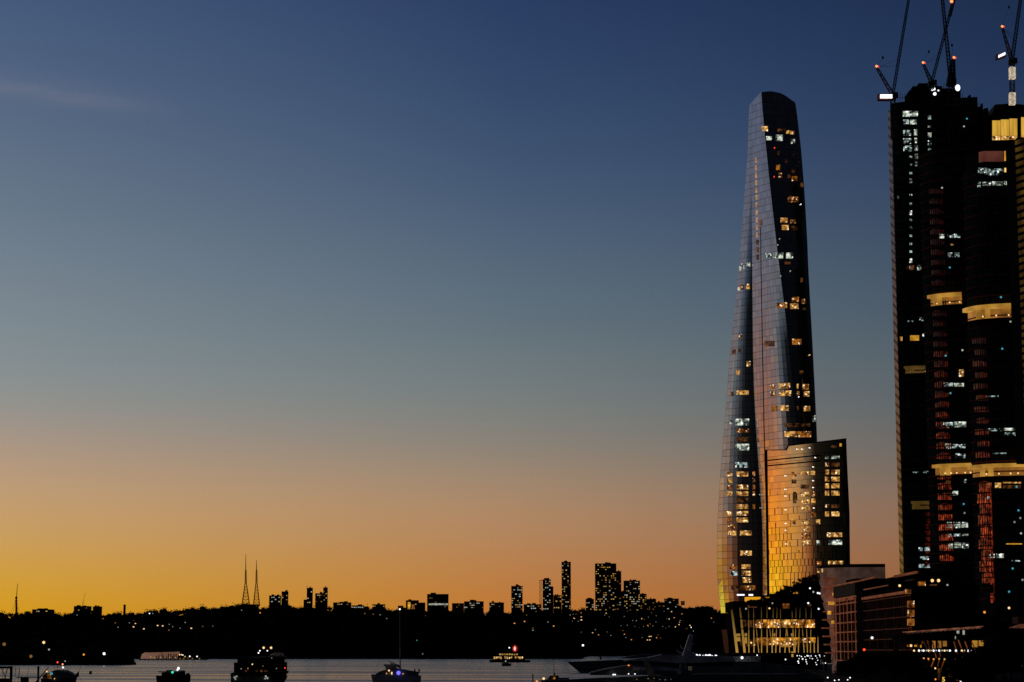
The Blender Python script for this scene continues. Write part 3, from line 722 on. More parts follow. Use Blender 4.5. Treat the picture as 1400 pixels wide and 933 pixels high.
for a, b_, k5, k6 in ((623.2,627.9,'c','c'),(632.2,638.8,'o','d'),(641.8,649.6,'w','w'),(651.3,659,'w','w'),(660.6,668.4,'w','w'),(670.5,678.3,'w','w'),(689.2,695,'o','d'),(699,706.8,'w','w')):
    low_w += f" 1127.8,{a},1133.6,{b_},{k5} 1136.4,{a},1148,{b_},{k6}"
low_w += """ 1147.7,606,1151,611,g 1136,609,1144,613,d 1081.8,644.8,1088,652.7,o 1094.3,644,1105.5,650,w 1108.3,643.4,1113.8,650,w 1094.3,662,1105,669,d 1094.3,672,1106,680,w 1109,671.5,1114.5,679.2,o 1095,681.7,1106,689.6,w 1109,681,1114.5,688.5,w
1095,691,1106.8,698.7,w 1109,700,1115,707.7,o 1095.7,710,1106.6,718,w 1115,709.5,1121,717.5,w 1095.7,719.5,1106.6,727.4,w 1095.7,728.8,1106.6,736.9,o 1095.7,738.3,1106.6,746.2,w 1116,738.3,1122.2,746.2,c 1130.3,727.7,1151.5,735,w 1132.7,737.6,1151.5,745.8,c
1132,766.4,1153.1,774,w 1116.4,767,1122.5,774,o 1117,777,1120.5,784,w 1082,710,1087,718,o 1084,672,1088,689,d 1082,655,1088,662,d"""
windows(low_w, surf_low, low)
for px, py in [(1073,650.9),(1073,669.4),(1073,678.5),(1073.2,697.3),(1073.4,716),(1073.6,725.3),(1074,744),(1111,638.6),(1111,657.4),(1111,666.8),(1112,694.8),(1089.2,614.4),(1095.7,614.4),(1106.2,612.6),(1114,625.8)]:
    MB().blob(surf_low(px,py)+Vector((0,-.3,0)), .27, 8, 5).build('ceiling_lamp', 'lampwhite' if px > 1072 else 'lampwarm', low)

# ---------------------------------------------------------------- podium with raking columns
YP = 985.
pod = thing('podium', 'terraced podium with two gold lit floors behind pale raking columns', 'building', at(1060, 912, YP))
def pbox(mb, x0, x1, y0, y1, Y, dep=12):
    a, b_ = at(x0,y0,Y), at(x1,y1,Y); return mb.box(a.x, b_.x, Y, Y+dep, b_.z, a.z)
mb = MB(); pbox(mb, 1008,1120,836,846,YP+3,55); pbox(mb,1010,1118,860,871,YP+3,55); pbox(mb,1004,1122,885,914,YP+3,60); pbox(mb,1034,1118,846,885,YP+16,40); pbox(mb,1000,1034,846,885,YP+26,30)
mb.build('floors', 'black', pod)
mb = MB(); pbox(mb,1006,1121,845.2,846.6,YP-1,6); pbox(mb,1008,1119,859.4,860.6,YP-1,6); pbox(mb,1008,1119,870.2,871.4,YP-1,6); pbox(mb,1004,1121,892.6,894.4,YP-3,10)
mb.build('floor_edge', 'slate', pod)
def surf_pod(px, py): return at(px, py, YP+14)
for x0, x1, k in ((1033,1043,'orange'),(1043.6,1052,'podium'),(1052.6,1066,'podium'),(1066.6,1081,'warm'),(1081.6,1093,'podium'),(1093.6,1100,'orange'),(1100.6,1114,'podium')):
    patch(surf_pod, x0, 847.4, x1, 858.4, k, pod, 'lit_room'); patch(surf_pod, x0, 872, x1+.8, 882.5 if x0 < 1090 else 879, k if k != 'warm' else 'podium', pod, 'lit_room')
for x0, x1, y0, y1 in ((1013,1020,848,857),(1022,1031,848.5,857.5),(1012,1019,873,883),(1021,1029,874,884),(1040,1047,884.5,890),(1050,1056,884.5,890),(1088,1094,884,890),(1098,1106,881,889),(1060,1064,825,829),(1084,1089,825,830)): patch(surf_pod, x0, y0, x1, y1, 'dim', pod, 'lit_room')
patch(surf_pod, 1066, 882.6, 1082, 890, 'terracewall', pod, 'lit_room'); patch(surf_pod, 1030, 873, 1033, 884, 'dim', pod, 'lit_room')
for px, py in ((1055,853),(1059,851),(1062.5,853),(1075,850.5),(1079.5,853),(1089,853),(1063,879.6),(1079.6,879.6),(1057,881),(1027,879),(1039.5,857.8),(1050.7,857.8),(1031,882)):
    MB().blob(at(px,py,YP+12), .45, 8, 5).build('ceiling_lamp', 'lampwarm', pod)
COLS = [(1000.4,834,1007.9,892.5,1.35),(1011.6,831,1018.2,892.5,1.2),(1023.4,833,1024,892.5,.5),(1030.3,831,1030.9,892.5,.55),(1034,858,1037.5,892.5,.4),(1041,830,1041.3,893,.5),(1048.6,829,1048.9,893,.5),(1057.3,831,1055.6,893,.55),(1062.5,831,1060.6,893,.5),(1067.2,833,1066.2,892.5,.5),
 (1075.4,857,1073,893,.55),(1075.4,857,1079.6,893,.5),(1082.9,836,1085.7,893,.55),(1088.4,831,1087,893,.45),(1094,831,1091.4,893,.4),(1096.8,857,1099.5,893,.4),(1101.6,831,1104,893,.4),(1109.2,831,1108,893,.4),(1113,870,1113.3,893,.5),(1118.2,870,1118.4,893,.5),(1052,857,1056.3,893,.4)]
M['columnlit'] = glow('glowing_column', (205,155,70), .35, lo=.5, scale=.2)
cl_, nt_, b_n = mat('glowing_cream_column')      # pale columns; the yellow light on them is emission, fading upwards
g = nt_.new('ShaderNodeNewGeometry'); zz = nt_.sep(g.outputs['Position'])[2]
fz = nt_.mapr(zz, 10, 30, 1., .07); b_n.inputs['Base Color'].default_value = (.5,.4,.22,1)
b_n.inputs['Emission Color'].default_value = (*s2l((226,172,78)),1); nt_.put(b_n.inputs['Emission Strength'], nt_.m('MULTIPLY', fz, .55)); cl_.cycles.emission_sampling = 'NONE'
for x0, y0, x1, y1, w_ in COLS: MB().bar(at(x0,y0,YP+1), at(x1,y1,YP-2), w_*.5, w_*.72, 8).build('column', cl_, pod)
for x0, x1, y0, y1 in ((1006.5,1012,866.5,877),(1018,1021.5,866,880),(1057.5,1060,866,876),(1081.5,1084,866,876),(1082,1084.8,891,898.5)): patch(lambda a, b_: at(a, b_, YP+2), x0, y0, x1, y1, cl_, pod, 'pier')
# terrace in front of the tower foot
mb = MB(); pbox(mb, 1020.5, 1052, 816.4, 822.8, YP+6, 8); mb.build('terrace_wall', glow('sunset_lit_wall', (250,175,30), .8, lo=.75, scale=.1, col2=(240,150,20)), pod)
mb = MB(); pbox(mb, 1023.5, 1036, 824, 831, YP+8, 6); mb.build('lounge', 'dim', pod)
patch(lambda a, b_: at(a, b_, YP+5), 1070, 825.5, 1079, 832, 'orange', pod, 'window')
patch(lambda a, b_: at(a, b_, YP+5), 1104, 825, 1109, 829, 'dim', pod, 'window')
mb = MB(); pbox(mb, 1003, 1124, 822, 836, YP+12, 40); pbox(mb, 1054, 1124, 812, 822, YP+16, 40); pbox(mb, 1100, 1126, 796, 814, YP+20, 34); mb.build('terrace_block', 'black', pod)
mb = MB(); pbox(mb, 1052, 1122, 817.5, 818.6, YP+8, 10); mb.build('terrace_slab', 'slate', pod)
for px, py, k in ((1107.4,804.6,'lampwhite'),(1118,811,'lampwhite'),(1120.5,811.6,'lampwhite'),(1112,809.5,'winwhite'),(1105,824.8,'lampwhite'),(1119.2,832.7,'lampwhite'),(1020,832.5,'winwhite'),(1056,825,'winwhite'),(1052,832,'lampwarm')):
    MB().blob(at(px,py,YP+2), .42, 8, 5).build('ceiling_lamp', k, pod)
shard = thing('glass_pavilion', 'small faceted glass pavilion with rosy panes left of the raking columns', 'pavilion', at(992, 912, 990))
MB().add([at(986.5,861,990),at(993.5,861,990),at(995.5,875,990),at(988.5,875,990),at(996.5,893,990),at(991.5,893,990),at(989.3,884,990)], [(3,2,1,0),(3,6,5,4,2)]).build('pane', glass_wall('pavilion_glass', lineh=0, linev=0, base=(.5,.4,.38)), shard)
MB().add([at(993.5,861,990.5),at(1003,863,1004),at(1005,893,1004),at(996.5,893,990.5)], [(0,1,2,3)]).add([at(986.5,861,991),at(993.5,861,991),at(1003,863,1004),at(1003,863,1010)],[(0,1,2,3)]).build('rear_pane', 'darkglass', shard)
# the flared foot of the tower, dark hotel block behind the columns
for k, (px, py, h, r) in enumerate(((1063,827,6.2,3.0),(1072,825,6.8,3.2),(1082,823,7.4,3.5),(1092,821,8.4,3.7),(1101,818,9.6,4.0),(1111,816,10.6,4.0),(1026,834,4.5,2.6),(1046,834,6,3.2),(1036,836,5,2.8))):
    p = at(px, py, YP+8 if px > 1050 else YP+2); lab = ['leftmost bushy tree on the terrace below the glowing panels','second terrace tree from the glowing panels','third terrace tree, rounded, below the gold tower','tall dark terrace tree below the middle of the curved tower','tall dark terrace tree left of the rightmost one','rightmost and tallest dark tree on the podium terrace','small bush at the left end of the podium roof','small tree in front of the gold terrace wall','low bush between the other two on the left podium roof'][k]
    tree(lab, p, h, r, n=500, seed=20+k, group='trees on the podium terrace', leafsize=.42)

# ---------------------------------------------------------------- office towers on the right
def make_plan(pts, Y0, yref=640., extra=()):
    """pts: (px, angle) at picture height yref, from the nose rightwards -> list of plan points"""
    out = []; Y = Y0; z = zat(yref, Y0); xs = []
    px0, px1 = pts[0][0], pts[-1][0]; n = 26
    xs = [lerp(px0, px1, (i/n)**1.3) for i in range(n+1)]
    X = xat(px0, Y, z); out.append((X, Y))
    for a, b_ in zip(xs, xs[1:]):
        u = (.5*(a+b_)-700)/F; ta = math.tan(R(interp(pts, (a+b_)/2))); dX = (Y0/F*(b_-a))/(1+u*ta); X += dX; Y -= ta*dX; out.append((X, Y))
    return out
def plan_surf(plan, off=.35):
    def f(px, py):
        best = None
        for (a, b_), (c, d) in zip(plan, plan[1:]):
            fa = proj((a, b_, zat(py, b_)))[0]; fc = proj((c, d, zat(py, d)))[0]
            if px <= fc or (c, d) == plan[-1]:
                t = max(-.2, min(1.2, (px-fa)/(fc-fa+1e-9))); Y = lerp(b_, d, t); return at(px, py, Y-off)
    return f
def office(name, label, plan, ytop, back=30, m='darkglass', fl=4.1, loc=None, topx=None):
    Yt = plan[len(plan)//2][1]; zt = zat(ytop, Yt); o = thing(name, label, 'tower', loc or (plan[0][0]+10, plan[0][1], 2.5))
    P = plan+[(plan[-1][0]+6, plan[-1][1]+back), (plan[0][0]*(1+back/plan[0][1])+1.5, plan[0][1]+back)]
    MB().prism(P, 2.5, zt).build('wall', m, o)
    lg = MB(); z = 10
    while z < zt:
        for (a, b_), (c, d) in zip(plan, plan[1:]):
            n = Vector((d-b_, -(c-a), 0)).normalized()*.35
            lg.add([(a,b_,z),(c,d,z),(c+n.x,d+n.y,z),(a+n.x,b_+n.y,z),(a,b_,z+.5),(c,d,z+.5),(c+n.x,d+n.y,z+.5),(a+n.x,b_+n.y,z+.5)], [(0,1,2,3),(4,5,6,7),(2,3,7,6),(0,1,5,4)])
        z += fl
    lg.build('floor_edges', 'edge' if ytop < 150 else 'rededge', o)
    mu = MB()
    for k, (a, b_) in enumerate(plan):
        if k % 2: mu.bar((a, b_-.15, 6), (a, b_-.15, zt-1), .22)
    mu.build('mullions', 'edge', o)
    return o, zt
planL = make_plan([(1231.5,60),(1236,40),(1250,18),(1352,12)], 965)
planM = make_plan([(1269,84),(1273,76),(1284,56),(1298,30),(1318,16),(1344,12)], 905)
planR = make_plan([(1329,84),(1334,74),(1346,52),(1360,26),(1380,14),(1440,10)], 838)
tL, zL = office('office_tower', 'dark tower still being built, cranes on its roof, leftmost of the office group', planL, 137, 34)
tM, zM = office('office_tower', 'dark round nosed tower with red louvres, between the building site tower and the nearest tower', planM, 203, 30)
tR, zR = office('office_tower', 'nearest dark tower with two wide gold terraces at the right edge', planR, 226, 34)
sL, sM, sR = plan_surf(planL), plan_surf(planM), plan_surf(planR)
# louvre screen down the left edge of the far tower
m, n3, b = mat('louvre_screen'); uv = n3.new('ShaderNodeUVMap'); uv.uv_map = 'UVMap'; u_, v_, _ = n3.sep(uv.outputs[0])
st = n3.m('FRACT', n3.m('ADD', n3.m('MULTIPLY', v_, 1.), n3.m('MULTIPLY', u_, .6)))
n3.put(b.inputs['Base Color'], n3.mix(n3.m('LESS_THAN', st, .38), (.30,.25,.235,1), (.09,.08,.075,1))); b.inputs['Metallic'].default_value = .85; b.inputs['Roughness'].default_value = .3
mb = MB(); x0 = planL[0][0]; yy = planL[0][1]; z = 30; j = 0
while z < zL-6:
    mb.add([(x0-1.1,yy+3.4,z),(x0+.1,yy-.2,z),(x0+.1,yy-.2,z+4.2),(x0-1.1,yy+3.4,z+4.2)], [(0,1,2,3)], [[(0,j),(1,j),(1,j+1),(0,j+1)]]); z += 4.2; j += 1
mb.build('louvre_screen', m, tL)
# jumble of unfinished storeys on top
mb = MB(); 
for x0, x1, y0, y1, Y, dp in ((1243,1262,124,140,975,12),(1248,1290,118,140,972,20),(1256,1282,114,120,974,14),(1288,1315,121,140,970,20),(1316,1334,136,170,968,22),(1334,1344,146,175,975,20),(1325,1329,130,140,960,4),(1343,1346,141,172,950,5)): pbox(mb, x0, x1, y0, y1+40, Y, dp)
c = at(1268,122,985); 
for k in range(12):
    a = math.pi*k/12; a2 = math.pi*(k+1)/12; r1, r2 = 8.3, 7.0
    P = [Vector((c.x-math.cos(t)*7.5, 983, c.z-3+math.sin(t)*5.2)) for t in (a, a2)]; mb.add([P[0], P[1], P[1]+Vector((0,12,0)), P[0]+Vector((0,12,0)), (c.x,983,c.z-8), (c.x,995,c.z-8)], [(0,1,2,3),(0,1,4),(2,3,5)])
mb.build('unfinished_storeys', 'black', tL)
mb = MB(); rg = random.Random(5)
for px in range(1222, 1245, 3): p = at(px, 138, 962); mb.bar(p, p+Vector((0,0,rg.uniform(1.5,4))), .15)
mb.bar(at(1221,134,962), at(1245,134,962), .14)
for px in range(1290, 1345, 3): p = at(px, interp([(1290,121),(1315,123),(1316,137),(1345,147)], px), 966); mb.bar(p, p+Vector((rg.uniform(-.5,.5),0,rg.uniform(1,3.2))), .2)
mb.build('scaffold', 'steel', tL)
windows("""1234,151.5,1244,160.5,c 1244.6,151,1255,160,c 1234.7,163,1243,171,C 1244,163,1253.6,171,c 1234.7,177.4,1245.6,186.3,C 1249.5,176.4,1254.3,186.3,c 1234.7,188.7,1246,197.6,C 1250,188,1254,196.5,c 1235,198.6,1246.8,207.8,C 1250.3,197.6,1255,207,c 1250.8,210,1255,218,c 1251,220,1255,228,c
1268.3,157.5,1273,164,C 1268.3,172,1273,175,c 1268.5,181,1273.6,188.7,c 1268.5,191.5,1273.6,200,C 1268.7,202.4,1273.6,206,C 1253.8,361.8,1259.6,370.4,c 1239,362,1250,370,d 1244,458,1256.7,466.6,g 1230.2,460,1234,466.6,w 1241,438.4,1249,440.6,C 1256,434,1264.5,439.5,C 1261,456,1266,461,C
1226.5,268.5,1229.4,272,c 1255.5,748,1262,754,C 1264,748,1271.5,754,C 1258,760.5,1270,766,C 1256,771,1271.5,777,C 1248,645,1256,647,C 1262,644,1271,647,C 1268,110,1269,111,d""", sL, tL)
for i, y in enumerate((60,105,150,192,272,320,370,410,452,497,542,585,635,672)):
    py = 200+y/4.055; h = 6 if y in (192,370,635) else 3; patch(sL, 1243.4, py-h/2, 1247, py+h/2, 'white' if h > 4 else 'coolwhite', tL)
# lit terraces: a ceiling slab, soffit and glowing rear wall that follow the nose of the tower
def terrace(parent, plan, x0, x1, y0, y1, out=3.2, m1='terrace', m2='terracewall', lamps=4, nose=True):
    sf = plan_surf(plan, 0); n = 16; path = []
    ym = (y0+y1)/2
    pts = [sf(lerp(x0, x1, i/n), ym) for i in range(n+1)]
    k = pts[0].y/F; h = (y1-y0)*k; zt = zat(y0+.2, pts[n//2].y-out)
    mb = MB(); O = []
    for i, p in enumerate(pts):
        a = pts[max(0,i-1)]; b_ = pts[min(n,i+1)]; d = Vector((b_.x-a.x, b_.y-a.y, 0)).normalized(); nr = Vector((d.y, -d.x, 0)); O.append(Vector((p.x,p.y,0))+nr*out)
    I = [Vector((p.x,p.y,0)) for p in pts]
    def ring(z0, z1, A, B, mm, nm):
        mb = MB()
        for i in range(n):
            q_ = [A[i],A[i+1],B[i+1],B[i]]; vs = [Vector((v.x,v.y,z0)) for v in q_]+[Vector((v.x,v.y,z1)) for v in q_]
            mb.add(vs, [(0,3,2,1),(4,5,6,7),(0,1,5,4),(1,2,6,5),(2,3,7,6),(3,0,4,7)])
        return mb.build(nm, mm, parent)
    ring(zt-h*.26, zt, I, O, m1, 'terrace_soffit'); ring(zt-h, zt-h*.93, I, O, 'slate', 'terrace_floor')
    J = [v+(w_-v)*.12 for v, w_ in zip(I, O)]; ring(zt-h*.93, zt-h*.265, I, J, m2, 'terrace_wall')
    for i in range(lamps):
        t = .3+.65*i/max(1,lamps-1); j = int(t*n); q_ = I[j]+(O[j]-I[j])*.6
        MB().blob((q_.x, q_.y, zt-h*.75), .35, 6, 4).build('ceiling_lamp', 'lampwarm', parent)
    for i in (3, 5):
        q_ = I[i]+(O[i]-I[i])*.5; MB().box(q_.x-.9,q_.x+.9,q_.y-.6,q_.y+.6,zt-h*.93,zt-h*.26).build('terrace_pier', m1, parent)
terrace(tM, planM, 1273, 1315, 400.5, 418, 2.2, lamps=3)
terrace(tR, planR, 1324, 1412, 415, 436, 2.6, lamps=5)
terrace(tM, planM, 1279.5, 1338, 633.5, 650.5, 2.2, lamps=6)
terrace(tR, planR, 1331, 1412, 633.5, 651.5, 2.6, lamps=5)
M['terracedim'] = glow('faint_terrace_glow', (120,90,40), .45, lo=.4, scale=.15)
terrace(tL, planL, 1238, 1268, 500, 511, 2.4, 'terracedim', 'terracedim', 2); terrace(tL, planL, 1247, 1272, 685, 697, 2.4, 'terracedim', 'terracedim', 0)
patch(sM, 1279.8, 644.5, 1284, 651, 'gold', tM)
windows("""1290,523,1303,529,C 1304,523.5,1318,529.5,c 1311,504.8,1318,516,w 1287.5,577,1303,585.5,C 1304,576,1321,585,c 1292,606,1300,614.5,c 1301,607,1320,613.5,C 1306,619.5,1312,627,C 1313,619.5,1320,627,C 1284,319,1291,327,c 1295,320,1303,325.8,C 1304,319.6,1313,325.8,C 1299,333.4,1304,336,w 1295.7,345,1303,352.4,C 1305,345,1312,352.4,C
1294.6,713.4,1301.5,722.8,c 1303.2,713.4,1313,722.8,c 1314.4,713.4,1323.5,722.2,c 1295,728.4,1301.5,735,C 1303.5,729,1313,734,C 1315,730,1324,733,c 1296,741.6,1303,751,c 1304.5,741,1314,750,c 1315,741.5,1324.5,751,c 1294.5,672,1301,679,d 1302,671,1310,678.6,c 1293,657,1300,663,d 1318,655,1321.6,661,C""", sM, tM)
windows("""1337,229,1350,239,C 1351.5,230,1371,240.5,C 1372.6,229,1391,236.5,g 1374,230,1383,235,L 1336,248,1341,257,C 1343,248.5,1355,254.7,c 1356,247.8,1371,254.5,c 1372.5,247.3,1391,253.5,c 1372.8,206,1384,221,g 1348,585.6,1371,590,C 1372,585,1412,589.5,c 1372,591,1412,596,C 1348,541,1365,543,C
1349,659,1356,668,o 1360,659.5,1369,668,w 1371,659,1396,661.4,w 1371,663,1396,668.5,d 1353,757,1360,763.5,C 1361.5,756.6,1372.6,763.5,c 1375.5,743,1397.5,744.8,g 1385,741,1386.6,746,w 1357,619,1376,621,C 1383,766,1396,768,C 1349.6,678.6,1356,683.4,C""", sR, tR)
for px, py, mm, T, sf in ((1368.5,406.5,'lampcyan',tR,sR),(1381.5,440,'winwhite',tR,sR),(1370.3,477,'lampcyan',tR,sR),(1293,486.6,'lampcyan',tM,sM),(1315.8,479,'winwhite',tM,sM),(1299.5,537.8,'lampcyan',tM,sM),(1288,257,'winwhite',tM,sM),(1298.5,366,'lampcyan',tM,sM),(1317.6,689.3,'lampcyan',tM,sM),(1318.7,701.6,'winwhite',tM,sM),(1392.5,698,'lampcyan',tR,sR),(1387,714,'winwhite',tR,sR),(1396,729.5,'winwhite',tR,sR),(1384.5,777.5,'lampcyan',tR,sR),(1379.6,809.2,'lampcyan',tR,sR),(1398,793,'winwhite',tR,sR),(1390,665.8,'lampcyan',tR,sR),(1395,708.5,'winwhite',tR,sR),(1274,600.6,'winwhite',tL,sL),(1322,162.5,'lampcyan',tL,sL),(1318,173,'winwhite',tL,sL),(1395,518,'winwhite',tR,sR)):
    MB().blob(sf(px,py), .42, 8, 5).build('ceiling_lamp', mm, T)
# red painted louvre banks; emission stands in for sunset and room light
def redmat(nm, k): return glow(nm, (232,92,44), k, lo=.1, scale=.8, sz=.6, contrast=(.38,.66), col2=(150,32,16))
RED = [redmat('red_louvre_%s' % s_, k) for s_, k in (('faint',.03),('low',.09),('mid',.22),('strong',.4),('full',.62))]
def bank(parent, sf, x0, x1, py, h, k, n=7, taper=.35):
    mb = MB()
    for i in range(n):
        t = (i+.5)/n; cx = lerp(x0, x1, t); hh = h*(1-taper*abs(t-.45)*1.6*random.uniform(.3,1.7)); w_ = (x1-x0)/n*.32
        top = [sf(cx-w_, py-hh), sf(cx+w_, py-hh)]; bo = [sf(cx-w_, py), sf(cx+w_, py)]
        mb.add([bo[0], bo[1], top[1], top[0]], [(0,1,2,3)])
    mb.build('louvre_bank', RED[k], parent)
for i in range(37):
    py = 265+13.95*i; 
    if 396 < py < 418 or 632 < py < 655: continue
    sh = (py-640)*.029; k = 0 if py < 480 else 1 if py < 560 else 2 if py < 630 else 3 if py < 700 else 4
    if py < 395 and i % 2: k = 0
    bank(tM, sM, 1280.6+sh, 1300.5+sh, py, 9.5 if py > 500 else 8, k)
for i in range(22):
    py = 470+15.6*i
    if 628 < py < 660 or py > 800: continue
    sh = (py-640)*.0325; k = 0 if py < 500 else 1 if py < 585 else 2 if py < 630 else 3
    bank(tR, sR, 1334+sh if i % 2 == 0 else 1337+sh, 1354+sh, py, 15 if py > 640 else 8, k+ (1 if i in (17,20,14) else 0), 6, .2)
mb = MB()
for a, b_ in zip(range(660, 830, 6), range(666, 836, 6)): mb.bar(sR(1357+(a-740)*.033, a), sR(1357+(b_-740)*.033, b_), .3)
mb.build('red_pipe', RED[2], tR); patch(sR, 1354.3, 811, 1358.5, 824.5, RED[4], tR, 'red_panel'); patch(sR, 1353.5, 791, 1356.5, 799.5, RED[3], tR, 'red_panel')
mb = MB()
for i in range(9):
    y = 700+i*8.5; q_ = [sL(1265,y), sL(1271.5,y), sL(1271.5,y+7), sL(1266,y+6)]; mb.add(q_, [(3,2,1,0)])
mb.build('red_panel', RED[1], tL)
# round cap of the nearest tower with its curved terrace
cap = [(a+ (3 if i < 3 else 0), b_+2) for i, (a, b_) in enumerate(planR)]
mb = MB(); zz1 = zat(205, planR[10][1]); P = [p for p in cap if True]; mb.prism(P+[(P[-1][0]+2,P[-1][1]+28),(P[0][0]*1.034+2,P[0][1]+28)], zR, zz1-.2); mb.build('cap_wall', 'darkglass', tR)
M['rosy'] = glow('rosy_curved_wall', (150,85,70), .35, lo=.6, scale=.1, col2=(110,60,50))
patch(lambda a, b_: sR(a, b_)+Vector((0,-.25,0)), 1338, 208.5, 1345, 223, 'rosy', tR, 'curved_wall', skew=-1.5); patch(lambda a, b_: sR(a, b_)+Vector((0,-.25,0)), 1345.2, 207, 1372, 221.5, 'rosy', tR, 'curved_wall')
# tower behind, with big golden rooms and crane on it
Y = 1000; tB = thing('office_tower', 'dark tower set behind the others with two tall golden rooms under its roof', 'tower', at(1390, 911, Y))
mb = MB(); a_ = at(1353,158,Y); b_ = at(1435,900,Y); mb.box(a_.x, at(1435,158,Y).x, Y, Y+35, 2.5, a_.z); mb.build('wall', 'darkglass', tB)
a_ = at(1357,145,Y+1); b_ = at(1432,158,Y+1); mb = MB().side([(at(1356,158,Y).x, zat(158.5,Y)),(at(1360,144,Y).x, zat(143.5,Y)),(at(1384,143,Y).x, zat(142,Y)),(at(1435,148,Y).x, zat(148,Y)),(at(1435,158,Y).x, zat(158.5,Y))], Y-.6, Y+33); mb.build('roof', 'slate', tB)
M['goldroom'] = glow('golden_room', (238,186,72), .85, lo=.7, scale=.6, sz=.1, col2=(215,150,45))
for x0, x1 in ((1356.6,1367.8),(1368.3,1379.6),(1380.1,1390.8),(1396,1412)):
    patch(lambda a, b_: at(a, b_, Y-.3), x0, 165-(x0-1356)*.11, x1, 186, 'goldroom', tB, 'window'); patch(lambda a, b_: at(a, b_, Y-.3), x0, 186.3, x1, 192-(x0-1356)*.03, 'warm', tB, 'window')
patch(lambda a, b_: at(a, b_, Y-.3), 1389, 194, 1394, 201, M['lampgreen'], tB, 'window')
mb = MB(); pbox(mb,1346,1353,148,200,Y-2,20); pbox(mb,1349.5,1352,160,210,Y-6,4); mb.build('lift_shaft', 'black', tB)
# sliver of building at the right edge; its slats glow for gold light
Y = 720; tG = thing('gold_lit_tower', 'thin sliver of tower with gold lit slats cut off by the right edge', 'tower', at(1410, 934, Y))
p0 = xat(1396.5, Y, zat(400,Y)); mb = MB(); mb.box(p0+1, p0+22, Y+2, Y+20, zat(628,Y), zat(186,Y)); mb.box(p0+9, p0+22, Y+2, Y+20, 2.5, zat(628,Y)-.01); mb.build('wall', 'black', tG)
M['goldslat'] = glow('gold_slat', (112,84,30), .42, lo=.25, scale=.35, sz=.3, col2=(70,45,15))
mb = MB(); z = zat(626,Y)
while z < zat(190,Y):
    mb.add([(p0-.2,Y+1,z),(p0+3.4,Y,z+1.1),(p0+3.4,Y,z+2.6),(p0-.2,Y+1,z+1.5)], [(0,1,2,3)]); z += 2.6
mb.build('slats', 'goldslat', tG)

# ---------------------------------------------------------------- cranes
def crane(label, Y, pivot, jib, aframe, lamp2=None, mast=None, box=None, hook=None, jw=1.15, red=False, mastm='steel', bodyh=5):
    P = at(*pivot, Y); base = at(*mast, Y) if mast else P-Vector((0,0,6))
    o = thing('tower_crane', label, 'crane', base, 'luffing cranes over the office towers')
    lattice(MB(), base, P, 1.9, 1.9, max(3, int((P-base).length/2.2)), .3).build('mast', mastm, o)
    J = at(*jib, Y); lattice(MB(), P, J, jw, jw*.7, max(8, int((J-P).length/1.7)), .27).build('jib', 'steel', o)
    A = at(*aframe, Y); lattice(MB(), P+Vector((0,0,.3)), A, 1.5, .8, 6, .26).build('back_stay', 'redsteel' if red else 'steel', o)
    MB().bar(A, P.lerp(J, .28), .12).bar(A+Vector((0,.6,0)), P.lerp(J, .34), .1).build('tie_rope', 'steel', o)
    MB().box(P.x-1.6,P.x+1.6,Y-1.4,Y+1.4,P.z-1.5,P.z+.7).box(P.x+.6,P.x+2.2,Y-1.8,Y-.2,P.z-1.3,P.z+1.2).build('cab', 'steel', o)
    MB().blob(A+Vector((0,-.3,.3)), .62, 10, 6).build('beacon', 'lamppeach', o)
    MB().blob(A+Vector((.8,-.3,.15)), .38, 8, 5).build('beacon', 'lampred', o)
    if hook:
        h = at(*hook, Y); MB().bar(A, h, .1).build('vane_rope', 'steel', o); MB().blob(h, .5, 6, 5, 1.5).build('hook_block', 'steel', o)
    if box:
        x0, y0, x1, y1, sk = box; q_ = [at(x0,y1,Y-1.6), at(x1,y1-sk,Y-1.6), at(x1,y0-sk,Y-1.6), at(x0,y0,Y-1.6)]; MB().add(q_+[v+Vector((0,.5,0)) for v in q_], [(0,1,2,3),(4,5,6,7),(0,1,5,4),(2,3,7,6)]).build('light_bar', 'lampwhite', o)
        qq = [at(x0-3,y1+2.5,Y), at(x1+1,y1+2.5-sk,Y), at(x1+1,y0-1-sk,Y), at(x0-3,y0-1,Y)]; MB().add(qq+[v+Vector((0,2.5,0)) for v in qq], [(0,1,2,3),(4,5,6,7),(0,1,5,4),(1,2,6,5),(2,3,7,6),(3,0,4,7)]).build('counterweight', 'redsteel' if red else 'steel', o)
    return o
crane('leftmost roof crane, long near vertical jib, bright white bar beside its cab', 955, (1220.5,131), (1244.5,-14), (1198.3,92), mast=(1221.5,190), box=(1203.5,129.3,1220,134.4,0), hook=(1207,79), red=True)
c2_ = crane('crane standing on the domed roof core, second from the left', 965, (1273.5,114), (1305.5,-6), (1262,87), mast=(1273.5,122), hook=(1269.8,71))
MB().blob(at(1301,2,963), .8, 8, 6).build('beacon', 'lamppeach', c2_); lattice(MB(), at(1298.3,22,964), at(1304,0,964), 1.3, 1.3, 6, .3).build('jib_tip', 'redsteel', c2_)
c3_ = crane('third crane from the left, mast running down the dark tower front', 948, (1300,112), (1287,-14), (1304,80), mast=(1301,205), hook=(1301.5,62), jw=1.5)
lattice(MB(), at(1300,117,947), at(1302.5,83,947), 3.6, 1.6, 8, .45).build('slewing_frame', 'steel', c3_)
c4_ = crane('crane on a floodlit white mast over the rear tower at the right', 985, (1383.5,84), (1397,-14), (1370,37.5), mast=(1384,143), hook=(1379.5,10), box=(1365.3,75.6,1374.6,79,4.2), red=True, jw=1.5)
for y0, y1 in ((93,108),(128,143)): lattice(MB(), at(1384,y1,983.4), at(1383.8,y0,983.4), 2.3, 2.3, 4, .5).build('floodlit_section', glow('floodlit_mast', (235,215,185), .8, lo=.5, scale=.7), c4_)
